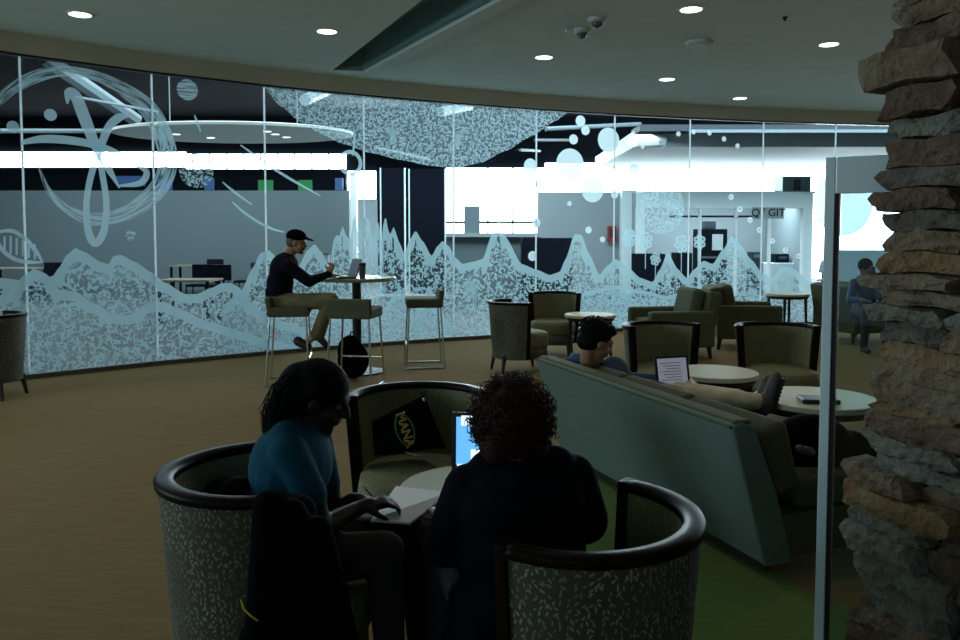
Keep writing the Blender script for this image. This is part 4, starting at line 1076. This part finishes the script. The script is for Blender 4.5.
# people are built in place, their parts are shifted back to the parent's base
SK, SH, TR, SO = 0, 1, 2, 3
hd, P_, B_ = head(Q(321, 399, 2.60), (1, -.05, -.42), .98, SK)
nb = Q(296, 446, 2.58)
shn = Q(303, 462, 2.42); shf = Q(318, 456, 2.74)
eln = Q(320, 528, 2.38); wrn = Q(361, 507, 2.55); elf = Q(335, 512, 2.84); wrf = Q(352, 499, 2.70)
hipn = V((-.70, 2.46, .50)); hipf = V((-.72, 2.66, .50)); knn = Q(384, 552, 2.42); knf = Q(414, 538, 2.66)
ankn = V((-.27, 2.40, .10)); ankf = V((-.20, 2.64, .10))
pr = hd+[('c', P_(-.025, 0, -.06), V((-.60, 2.58, .90)), .048, .060, SK),
  ('e', V((-.615, 2.57, .80)), (.135, .185, .150), basis((1, .1, -.25)), SH), ('e', V((-.66, 2.57, .66)), (.125, .165, .150), basis((1, .1, 0)), SH),
  ('e', V((-.70, 2.57, .52)), (.150, .180, .115), basis((1, .1, 0)), SH), ('c', V((-.61, 2.49, .895)), V((-.61, 2.66, .895)), .066, .066, SH),
  ('c', V((-.595, 2.44, .875)), (shn*.2+eln*.8)*.0+shn*.5+eln*.5, .062, .050, SH), ('c', shn*.5+eln*.5, eln, .041, .036, SK), ('c', eln, wrn, .036, .024, SK),
  ('c', V((-.575, 2.71, .87)), shf*.5+elf*.5, .062, .050, SH), ('c', shf*.5+elf*.5, elf, .041, .036, SK), ('c', elf, wrf, .035, .023, SK),
  ('c', hipn, knn, .095, .066, TR), ('c', hipf, knf, .095, .066, TR), ('c', knn, ankn, .062, .040, TR), ('c', knf, ankf, .062, .040, TR),
  ('c', ankn+V((-.03, 0, -.05)), ankn+V((.13, 0, -.065)), .038, .030, SO), ('c', ankf+V((-.03, 0, -.05)), ankf+V((.13, .02, -.065)), .038, .030, SO)]
pr += hand(wrn, (1, .35, .12), (.1, .2, -1), .95, SK, .8, 1)+hand(wrf, (1, -.25, -.05), (.0, -.1, -1), .95, SK, .7, -1)
fix(body('body', pr, ['skin_dark', 'shirt_teal', 'trousers_grey', 'shoe_dark'], wm, .0075, 3))
for e in (1,):
    n0 = len(wm.children); eyes(P_, .98, wm)
    for ch in wm.children:
        if ch.name.split('.')[0] in ('eye', 'lips'): fix(ch)
def strands(name, roots, mat, parent, r=.004, seg=5):
    mb = MB()
    for pts, rad in roots: mb.tube(pts, [rad*(1-.7*i/(len(pts)-1)) for i in range(len(pts))], seg, cap=False)
    o = mb.build(name, mat, parent, smooth=True, fix=False); return o
random.seed(3)
# hair: a cap over the skull and a long fall behind the back
hr = [('e', P_(-.022, 0, .038), (.100, .086, .094), B_, 0), ('e', P_(-.055, 0, -.01), (.075, .080, .085), B_, 0),
      ('e', Q(303, 382, 2.60), (.075, .07, .07), None, 0), ('c', P_(-.085, 0, .02), Q(288, 402, 2.60), .072, .062, 0), ('c', Q(291, 402, 2.60), Q(281, 428, 2.58), .060, .050, 0), ('c', Q(281, 428, 2.58), Q(275, 460, 2.56), .050, .026, 0)]
fix(body('hair', hr, ['hair_black'], wm, .008, 3))
rt = []
for i in range(420):
    a0 = Q(300+random.uniform(-14, 8), 385+random.uniform(-12, 12), 2.60+random.uniform(-.08, .08)); e = Q(random.uniform(264, 296), random.uniform(440, 478), 2.56+random.uniform(-.07, .07))
    m_ = (a0+e)/2+V((-.03+random.uniform(-.03, .02), random.uniform(-.02, .02), .02)); rt.append(([a0, a0*.5+m_*.5+V((-.012, 0, .012)), m_, m_*.4+e*.6, e], random.uniform(.0016, .003)))
for i in range(200):  # over the crown
    a = random.uniform(-1.1, 1.1); q0 = P_(.045+random.uniform(-.03, .01), .06*math.sin(a), .095); q1 = P_(-.03, .088*math.sin(a), .125*max(.4, math.cos(a))); q2 = P_(-.10, .07*math.sin(a), .03)
    rt.append(([q0, q1, q2, Q(289, 405, 2.6+.05*math.sin(a))], .004))
fix(strands('hair_strands', rt, 'hair_black', wm))
# notebook and pencil
NB = thing('notebook', 'open white notebook on the knees of the woman in teal', 'notebook')
c = [Q(371, 520, 2.50), Q(410, 523, 2.55), Q(449, 492, 2.84), Q(396, 486, 2.88)]
def quad_block(name, c, th, mat, parent):
    vs = [v for v in c]+[v-V((0, 0, th)) for v in c]; return MB().add(vs, [(0, 1, 2, 3), (7, 6, 5, 4), (0, 4, 5, 1), (1, 5, 6, 2), (2, 6, 7, 3), (3, 7, 4, 0)]).build(name, mat, parent)
quad_block('page', c, .006, 'paper', NB); quad_block('cover', [v-V((0, 0, .0065))+(v-(c[0]+c[2])/2)*.03 for v in c], .004, 'black_plastic', NB)
P0 = Q(364, 487, 2.62); P1 = Q(379, 503, 2.60)
pc = thing('pencil', 'short pencil held in the writing hand of the woman in teal', 'pencil')
MB().tube([P0, P0*.1+P1*.9], .0035, 6).build('shaft', 'pencil', pc); MB().tube([P0*.1+P1*.9, P1], .0035, 6, r2=.0006).build('tip', 'black_plastic', pc)
# dark coat over the near arm of her chair
ct = thing('coat', 'black coat hanging over the near arm of the tub chair at lower left', 'coat')
pr = [('c', Q(268, 506, 2.16), Q(300, 512, 2.22), .045, .05, 0), ('c', Q(268, 510, 2.14), Q(270, 630, 2.14), .042, .07, 0), ('c', Q(292, 515, 2.14), Q(304, 640, 2.14), .045, .075, 0),
      ('c', Q(318, 530, 2.16), Q(336, 650, 2.16), .04, .07, 0), ('c', Q(280, 600, 2.14), Q(260, 640, 2.14), .05, .06, 0)]
body('cloth', pr, ['black_cloth'], ct, .010, 5)
MB().tube([Q(241, 600, 2.07), Q(244, 609, 2.06), Q(251, 616, 2.05), Q(258, 621, 2.05)], .003, 6).build('yellow_piping', 'yellow_trim', ct)
jk = thing('bundle', 'dark bundle wedged behind the back of the woman in teal', 'bag')
body('cloth', [('e', Q(222, 492, 2.58), (.06, .09, .05), None, 0), ('e', Q(238, 494, 2.5), (.06, .07, .055), None, 0), ('e', Q(230, 520, 2.55), (.08, .12, .10), None, 0)], ['black_cloth'], jk, .010, 4)

# ---------------- curly haired person
cp = thing('person', 'person with a big curly brown bob seen from behind, in a dark loose top', 'person', (.15, 2.25, 0))
fd = V((-.25, 1, 0)).normalized()
hc_ = Q(510, 424, 2.24)
hd, P_, B_ = head(hc_, (-.25, 1, -.15), .96, SK)
b0 = basis(fd); T = lambda x, y, z: V((.115, 2.24, 0))+b0@V((x, y, 0))+V((0, 0, z))
hips = T(-.02, 0, .52)
shl = T(.02, .150, .835); shr = T(.02, -.165, .84)
ell_, wrl = T(.06, .205, .66), T(.33, .16, .64)
elr, wrr = T(.10, -.235, .68), T(.34, -.08, .65)
pr = hd+[('c', P_(-.02, 0, -.05), T(0, 0, .90), .050, .058, SK), ('e', T(-.01, 0, .79), (.130, .190, .150), b0, SH), ('e', T(0, 0, .66), (.145, .195, .160), b0, SH), ('e', hips, (.165, .215, .125), b0, SH),
  ('c', T(0, .09, .880), T(0, -.10, .880), .066, .066, SH), ('c', shl, ell_, .068, .066, SH), ('c', ell_, wrl, .058, .032, SH), ('c', shr, elr, .070, .074, SH), ('c', elr, wrr, .064, .032, SH),
  ('c', T(0, .11, .52), T(.40, .14, .53), .098, .068, TR), ('c', T(0, -.11, .52), T(.40, -.13, .53), .098, .068, TR), ('c', T(.40, .14, .51), T(.36, .16, .10), .062, .042, TR), ('c', T(.40, -.13, .51), T(.38, -.14, .10), .062, .042, TR),
  ('c', T(-.06, .12, .50), T(-.03, .18, .30), .09, .10, SH),
  ('c', T(.33, .16, .045), T(.50, .17, .035), .038, .030, SO), ('c', T(.35, -.14, .045), T(.52, -.15, .035), .038, .030, SO)]
pr += hand(wrl, fd+V((0, 0, .0)), (0, 0, -1), .95, SK, .5, 1)+hand(wrr, fd+V((-.1, 0, 0)), (0, 0, -1), .95, SK, .5, -1)
fix(body('body', pr, ['skin_mid', 'shirt_black', 'trousers_jeans', 'shoe_dark'], cp, .009, 4)); eyes(P_, .96, cp)
for ch in cp.children:
    if ch.name.split('.')[0] in ('eye', 'lips'): fix(ch)
hb = [('e', P_(-.025, 0, .020), (.108, .104, .105), B_, 0), ('e', P_(-.035, .055, -.04), (.065, .05, .07), B_, 0), ('e', P_(-.035, -.055, -.04), (.065, .05, .07), B_, 0)]
fix(body('hair', hb, ['hair_brown'], cp, .010, 3))
mb = MB(); random.seed(5)
for i in range(1150):
    zz = random.uniform(-.95, 1); an = random.uniform(0, 2*PI); q = math.sqrt(1-zz*zz); n = V((q*math.cos(an), q*math.sin(an), zz))
    if n.x > .55 and n.z < .35: continue
    base = P_(-.025+n.x*.100, n.y*.100, .018+n.z*.098); out = B_@n; dn = V((0, 0, -1)); dirr = (out*random.uniform(.5, 1.0)+dn*random.uniform(.1, .9)*(1.1-n.z)).normalized()
    ln = random.uniform(.022, .046); R0_ = random.uniform(.006, .011); u = dirr.orthogonal().normalized(); v_ = dirr.cross(u); tn = random.uniform(1.2, 2.6); ph = random.uniform(0, 6)
    pts = [base+dirr*ln*k/10+(u*math.cos(ph+2*PI*tn*k/10)+v_*math.sin(ph+2*PI*tn*k/10))*R0_*min(1, k/3) for k in range(11)]
    mb.tube(pts, [.0024*(1-.55*k/10) for k in range(11)], 4, cap=False)
fix(mb.build('hair_curls', 'hair_brown', cp, smooth=True, fix=False))

# ---------------- laptops
def laptop(name_label, loc, rz, tilt, w_, h_, screen, d_=.22, body_m='black_plastic'):
    t = thing('laptop', name_label, 'laptop', loc, rz)      # screen faces local -Y, hinge at y = d/2
    MB().box((0, 0, .009), (w_, d_, .018)).build('base', body_m, t, bevel=.004)
    MB().box((0, .01, .0185), (w_*.88, d_*.5, .002)).build('keyboard', 'gasket', t)
    R_ = Matrix.Rotation(-tilt, 3, 'X'); cc = V((0, d_/2, .015))+R_@V((0, 0, h_/2))
    lid = MB().box(cc, (w_, .010, h_), R=R_).build('screen_panel', body_m, t, bevel=.003)
    MB().box(cc+R_@V((0, -.0056, .004)), (w_-.036, .001, h_-.044), R=R_).build('display', screen, lid)
    return t, cc, R_
lp, cc, R_ = laptop('open laptop with a bright blue picture on its screen, half hidden by curly hair', (.045, 3.06, .581), math.radians(-4), .10, .335, .235, 'screen_blue')
MB().box(cc+R_@V((-.085, -.0065, .085)), (.09, .001, .04), R=R_).build('screen_picture', 'screen_pale', lp.children[2] if len(lp.children) > 2 else lp)
MB().box(cc+R_@V((.0, -.0065, -.095)), (.29, .001, .012), R=R_).build('screen_taskbar', 'screen_pale', lp)
MB().box(cc+R_@V((-.055, -.0065, -.055)), (.07, .001, .05), R=R_).build('screen_window', 'screen_pale', lp)
_t, cc, R_ = laptop('open laptop with a grey text page on the lap of the reading man', sof(.68, .50, .54)+V((0, 0, .02)), math.radians(18), .22, .245, .205, 'screen_grey', .20)
mb = MB()
for k in range(7): mb.box(cc+R_@V((-.01+.008*(k % 3), -.0062, .055-.018*k)), (.15-.02*(k % 3), .0006, .004), R=R_)
mb.build('screen_lines', 'screen_text', _t)
laptop('dark laptop open on the bar table, seen from its side', (-1.50, 8.72, 1.071), math.radians(-62), .30, .30, .20, 'screen_dim', .22)

# ---------------- man in the cap on the stool
mc = thing('person', 'person in a black cap and dark sweater sitting on a bar stool in profile', 'person', (-1.99, 8.33, 0))
hcen = Q(297, 243, 8.38)
hd, P_, B_ = head(hcen, (1, -.1, -.12), 1.02, SK, beard=4)
D = 8.35
TSH = V((-.0, 0, 0))
nk = Q(287, 256, D); up_ = Q(284, 268, D); low = Q(279, 292, D); hp = Q(280, 303, D)
pr = hd+[('c', P_(-.03, 0, -.06), nk, .052, .062, SK), ('e', up_, (.140, .20, .17), basis((1, -.1, -.35)), SH), ('e', Q(280, 283, D), (.135, .175, .17), basis((1, -.1, -.1)), SH), ('e', hp+V((0, 0, .03)), (.155, .185, .12), basis((1, -.1, 0)), TR), ('e', low, (.138, .178, .12), basis((1, -.1, 0)), SH),
  ('c', nk+V((-.0, .10, -.07)), nk+V((0, -.10, -.07)), .085, .085, SH),
  ('c', Q(288, 266, D-.20), Q(309, 282, D-.20), .072, .055, SH), ('c', Q(309, 282, D-.20), Q(329, 274, D-.02), .052, .036, SH), ('c', Q(288, 266, D+.20), Q(309, 280, D+.22), .072, .052, SH), ('c', Q(309, 280, D+.22), Q(328, 275, D+.16), .05, .036, SH),
  ('c', hp+V((0, -.10, 0)), Q(331, 300, D-.14), .105, .080, TR), ('c', hp+V((0, .10, 0)), Q(329, 300, D+.16), .100, .078, TR),
  ('c', Q(331, 300, D-.14), Q(316, 335, D-.10), .076, .062, TR), ('c', Q(329, 300, D+.16), Q(320, 334, D+.14), .074, .058, TR),
  ('c', Q(317, 334, D-.10), Q(309, 340, D-.10), .042, .038, SK), ('c', Q(298, 341, D-.10), Q(308, 347, D-.12), .052, .040, SO), ('c', Q(318, 336, D+.14), Q(326, 345, D+.12), .045, .035, SO)]
pr += hand(Q(330, 273, D-.02), (.25, .1, 1), (-.4, -1, 0), 1.0, SK, 1.6, 1)+hand(Q(329, 275, D+.16), (1, 0, 0), (0, 0, -1), 1.0, SK, .4, -1)
fix(body('body', pr, ['skin_light', 'shirt_navy', 'trousers_khaki', 'shoe_dark', 'hair_light'], mc, .011, 3)); eyes(P_, 1.02, mc)
for ch in mc.children:
    if ch.name.split('.')[0] in ('eye', 'lips'): fix(ch)
fix(body('hair', [('e', P_(-.035, 0, .015), (.085, .082, .085), B_, 0)], ['hair_light'], mc, .010, 2))
fix(body('cap', [('e', P_(-.015, 0, .068), (.108, .092, .075), B_, 0), ('c', P_(.085, .045, .060), P_(.085, -.045, .060), .012, .012, 0), ('c', P_(.085, .035, .060), P_(.155, .02, .045), .012, .009, 0), ('c', P_(.085, -.035, .060), P_(.155, -.02, .045), .012, .009, 0), ('c', P_(.09, 0, .062), P_(.165, 0, .045), .014, .010, 0)], ['black_cloth'], mc, .008, 2))
tb = thing('tumbler', 'tall brown travel cup with a dark lid on the bar table', 'cup', Q(362.5, 278, 8.62)); tb.location.z = 1.07
MB().lathe([(.030, 0), (.032, .01), (.038, .14), (.038, .145)], seg=20).build('cup', 'tumbler', tb, smooth=False); MB().lathe([(.040, .14), (.040, .165), (.03, .172)], seg=20).build('lid', 'black_plastic', tb)
ph = thing('black_pouch', 'black pouch lying on the seat of the front bar stool', 'bag'); ph.location = (0, 0, 0)
body('cloth', [('e', Q(341, 303.5, 8.05), (.09, .10, .035), None, 0), ('e', Q(334, 302, 8.1), (.05, .08, .03), None, 0)], ['black_cloth'], ph, .010, 2)
bk = thing('backpack', 'black backpack standing on the floor by the bar table column', 'bag', (-1.36, 8.52, 0))
b_ = body('pack', [('e', V((0, 0, .20)), (.17, .12, .20), None, 0), ('e', V((-.03, 0, .30)), (.14, .11, .17), None, 0), ('e', V((.02, -.08, .15)), (.12, .07, .11), None, 0)], ['black_cloth'], bk, .012, 3)
MB().tube([V((-.04, 0, .45)), V((-.02, 0, .50)), V((.02, 0, .50)), V((.04, 0, .44))], .009, 6).build('handle', 'black_plastic', bk)

# ---------------- reading man on the sofa
rm = thing('person', 'person in a blue shirt slouched on the sofa with legs stretched out, seen from behind', 'person', sof(.30, .35, 0))
hcen = Q(597, 342, 5.12)
hd, P_, B_ = head(hcen, (.93, .25, -.42), 1.10, SK)
HP = sof(.30, .36, .49)
bx = lambda x, y, z: sof(x, y, z)
knee1 = bx(1.00, .52, .58); knee2 = bx(1.02, .66, .57); an1 = Q(757, 401, 4.55); an2 = Q(752, 403, 4.72)
nk = Q(590, 368, 5.20); s1 = Q(612, 385, 4.88); s2 = Q(590, 378, 5.22)
pr = hd+[('c', P_(-.03, 0, -.06), nk, .055, .065, SK), ('c', Q(577, 363, 5.33), Q(612, 374, 5.16), .072, .080, SH), ('e', Q(600, 384, 5.20), (.13, .17, .13), basis((.7, -.6, -.2)), SH), ('e', HP*.5+nk*.5, (.12, .16, .17), basis((.7, -.6, -.2)), SH), ('e', HP, (.13, .15, .11), basis((.4, -.9, 0)), TR),
  ('c', Q(616, 384, 5.05), bx(.62, .38, .58), .068, .05, SH), ('c', bx(.62, .38, .58), bx(.78, .42, .585), .045, .034, SK), ('c', Q(588, 380, 5.2), bx(.50, .66, .58), .068, .05, SH), ('c', bx(.50, .66, .58), bx(.70, .58, .585), .045, .034, SK),
  ('c', HP+V((0, -.05, .02)), knee1, .092, .064, TR), ('c', HP+V((.08, .06, .02)), knee2, .092, .064, TR), ('c', knee1, an1, .062, .048, TR), ('c', knee2, an2, .062, .046, TR)]
pr += hand(bx(.78, .42, .585), (.3, -.9, .05), (0, 0, -1), 1, SK, .6, 1)+hand(bx(.70, .58, .585), (.3, -.9, .05), (0, 0, -1), 1, SK, .6, -1)
fix(body('body', pr, ['skin_light', 'shirt_blue', 'trousers_stone'], rm, .010, 3)); eyes(P_, 1.1, rm)
for ch in rm.children:
    if ch.name.split('.')[0] in ('eye', 'lips'): fix(ch)
fix(body('hair', [('e', P_(-.028, 0, .045), (.108, .100, .098), B_, 0), ('e', P_(-.055, 0, -.015), (.075, .085, .07), B_, 0), ('e', P_(.04, 0, .09), (.055, .07, .04), B_, 0)], ['hair_black'], rm, .010, 2))
mb = MB()
for i in range(240):
    zz = random.uniform(-.3, 1); an = random.uniform(0, 2*PI); q = math.sqrt(1-zz*zz); n = V((q*math.cos(an), q*math.sin(an), zz))
    if n.x > .5 and n.z < .4: continue
    a = P_(-.028+n.x*.10, n.y*.094, .045+n.z*.09); o_ = B_@n; mb.tube([a, a+o_*.018+V((random.uniform(-.01, .01), random.uniform(-.01, .01), 0)), a+o_*.024+V((random.uniform(-.015, .015), 0, -.008))], [.004, .003, .0012], 4, cap=False)
fix(mb.build('hair_strands', 'hair_black', rm, smooth=True, fix=False))
# sneakers resting on the table edge
def sneaker(ank, toe_up, lb_, parent):
    a = ank; R_ = basis(toe_up)
    f = V(toe_up).normalized()
    o = body('sneaker', [('c', a+V((.02, 0, -.01)), a+V((.02, 0, -.01))+f*.16, .046, .034, 0), ('c', a+V((.0, 0, .0)), a+V((.02, 0, -.02)), .052, .05, 0)], ['shoe_grey'], parent, .008, 2)
    fix(o)
    q0 = a+V((.062, -.005, -.045)); o2 = MB()
    rr = Matrix((V((.93, -.15, .0)).normalized(), V((.15, .93, 0)).normalized(), V((0, 0, 1)))).transposed()
    for k in range(9):
        p = a+V((.055, -.008, -.045))+f*(.022*k+.005); o2.tube([p-V((.014, .035, 0)), p+V((-.014, .035, 0))], .012, 6)
    s_ = o2.build('sole', 'shoe_dark', o); return o
sneaker(Q(764, 402, 4.55), (.30, .0, 1), '', rm)
sneaker(Q(757, 405, 4.76), (.25, .05, 1), '', rm)

# black wallet on the table, bags
wt = thing('wallet', 'flat black wallet lying on the white round table by the glass partition', 'wallet', G(818, 402, .58)); wt.location.z = .581; wt.rotation_euler.z = -.12
MB().box((0, 0, .013), (.21, .15, .026)).build('cover', 'black_plastic', wt, bevel=.008); MB().box((.0, -.073, .013), (.20, .008, .010)).build('zip', 'gasket', wt)
bb = thing('backpack', 'large black bag with a shiny clasp slumped at the near end of the sofa', 'bag', (1.62, 3.85, 0))
fix(body('pack', [('e', Q(812, 446, 3.92), (.20, .18, .16), None, 0), ('e', Q(786, 458, 3.92), (.17, .16, .17), None, 0), ('e', Q(850, 470, 3.95), (.17, .2, .2), None, 0), ('e', Q(800, 500, 3.85), (.26, .2, .16), None, 0)], ['black_cloth'], bb, .014, 4))
fix(body('clasp', [('c', Q(800, 449, 3.70), Q(812, 453, 3.70), .022, .017, 0), ('e', Q(806, 450, 3.70), (.04, .02, .018), None, 0)], ['tumbler'], bb, .006, 2))
# cushion-like black bag on the far facing chair
bg = thing('tote_bag', 'black cloth bag with a gold emblem on a tub chair seat', 'bag', (-.35, 3.72, .45))
c4 = [Q(372, 422, 3.80), Q(374, 455, 3.64), Q(446, 449, 3.64), Q(424, 395, 3.86)]
top = [c4[0], c4[3]]; mb = MB(); vs = []; N_ = 8
for side in (0, 1):
    for i in range(N_+1):
        for j in range(N_+1):
            u, v = i/N_, j/N_; p = (c4[0]*(1-u)+c4[3]*u)*(1-v)+(c4[1]*(1-u)+c4[2]*u)*v
            bul = .045*(max(0, math.sin(PI*u))*max(0, math.sin(PI*v)))**.6
            p = p+V((0, -bul if side == 0 else bul*.6+.01, -.006*math.sin(6*u)*v)); vs.append(p)
n1 = (N_+1)**2; fs = []
for s__ in (0, 1):
    for i in range(N_):
        for j in range(N_): a = s__*n1+i*(N_+1)+j; fs.append((a, a+1, a+N_+2, a+N_+1))
ed = [i*(N_+1) for i in range(N_+1)]+[N_*(N_+1)+j for j in range(1, N_+1)]+[i*(N_+1)+N_ for i in range(N_-1, -1, -1)]+[j for j in range(N_-1, 0, -1)]
for k in range(len(ed)): a, b = ed[k], ed[(k+1) % len(ed)]; fs.append((a, b, b+n1, a+n1))
mb.add(vs, fs); fix(mb.build('sack', 'black_cloth', bg, smooth=True))
def bagp(u, v, o=-.062): return (c4[0]*(1-u)+c4[3]*u)*(1-v)+(c4[1]*(1-u)+c4[2]*u)*v+V((0, o, 0))
ctr = (bagp(.47, .50)); ux = (bagp(.75, .72)-bagp(.25, .26)).normalized()
ux = (Q(413, 447, 3.7)-Q(402, 414, 3.7)).normalized(); uy = (Q(424, 424, 3.7)-Q(408, 430, 3.7)).normalized()
ctr = Q(405, 430, 3.63)
nn = ux.cross(uy).normalized(); uy = nn.cross(ux)
Rt = Matrix((ux, uy, nn)).transposed().to_4x4(); Rt.translation = ctr
text_mesh('emblem_letters', 'MANA', .058, 'gold_print', bg, Matrix.Translation(-bg.location)@Rt, .002, .0015)
mb = MB(); pts = [ctr+ux*.075*math.cos(2*PI*i/32)+uy*.040*math.sin(2*PI*i/32) for i in range(33)]; mb.tube(pts, .0035, 6); fix(mb.build('emblem_oval', 'green_print', bg))
mb = MB(); mb.tube([Q(423, 396, 3.84), Q(421, 391, 3.84), Q(424, 389, 3.85), Q(426, 396, 3.85)], .004, 6); fix(mb.build('pull_loop', 'black_plastic', bg))
fix(MB().ell(Q(424, 400, 3.80), (.008, .006, .012)).build('toggle', 'chrome', bg))
cb = thing('cable', 'thin black laptop cable lying across the seat of the far facing tub chair', 'cable')
MB().tube(cr_spline([Q(405, 452, 3.62), Q(420, 456, 3.55), Q(436, 459, 3.45), Q(452, 462, 3.32)], 6), .004, 6).build('cord', 'black_plastic', cb, smooth=True)

# ---------------- far person beyond the partition, with table
fp = thing('person', 'person in blue seated at a table, seen small through the glass partition', 'person', (5.25, 10.7, 0))
hcen = Q(866, 268, 10.7)
hd, P_, B_ = head(hcen, (.6, -.8, -.25), 1.0, SK)
ck = Q(864, 285, 10.7)
pr = hd+[('c', P_(-.02, 0, -.05), Q(865, 276, 10.75), .05, .06, SK), ('e', Q(864, 287, 10.75), (.13, .20, .18), None, SH), ('e', Q(864, 302, 10.8), (.15, .19, .20), None, SH),
  ('c', Q(854, 283, 10.7), Q(850, 300, 10.55), .062, .05, SH), ('c', Q(850, 300, 10.55), Q(862, 300, 10.35), .045, .034, SH), ('c', Q(874, 283, 10.7), Q(880, 298, 10.55), .062, .05, SH), ('c', Q(880, 298, 10.55), Q(874, 276, 10.55), .045, .034, SH),
  ('c', V((5.10, 10.75, .52)), V((5.02, 10.35, .52)), .10, .07, TR), ('c', V((5.28, 10.75, .52)), V((5.3, 10.35, .52)), .10, .07, TR), ('c', V((5.02, 10.35, .5)), V((5.02, 10.40, .08)), .065, .045, TR), ('c', V((5.3, 10.35, .5)), V((5.3, 10.4, .08)), .065, .045, TR),
  ('c', V((5.02, 10.42, .045)), V((5.02, 10.26, .04)), .04, .032, TR), ('c', V((5.3, 10.42, .045)), V((5.3, 10.26, .04)), .04, .032, TR)]
pr += hand(Q(862, 300, 10.35), (.3, -1, 0), (0, 0, -1), 1, SK, .4, 1)+hand(Q(874, 276, 10.55), (-.2, 0, 1), (0, -1, 0), 1, SK, .8, 1)
fix(body('body', pr, ['skin_mid', 'shirt_blue', 'trousers_jeans'], fp, .013, 3)); eyes(P_, 1, fp)
for ch in fp.children:
    if ch.name.split('.')[0] in ('eye', 'lips'): fix(ch)
fix(body('hair', [('e', P_(-.02, 0, .035), (.10, .09, .095), B_, 0)], ['hair_black'], fp, .012, 2))
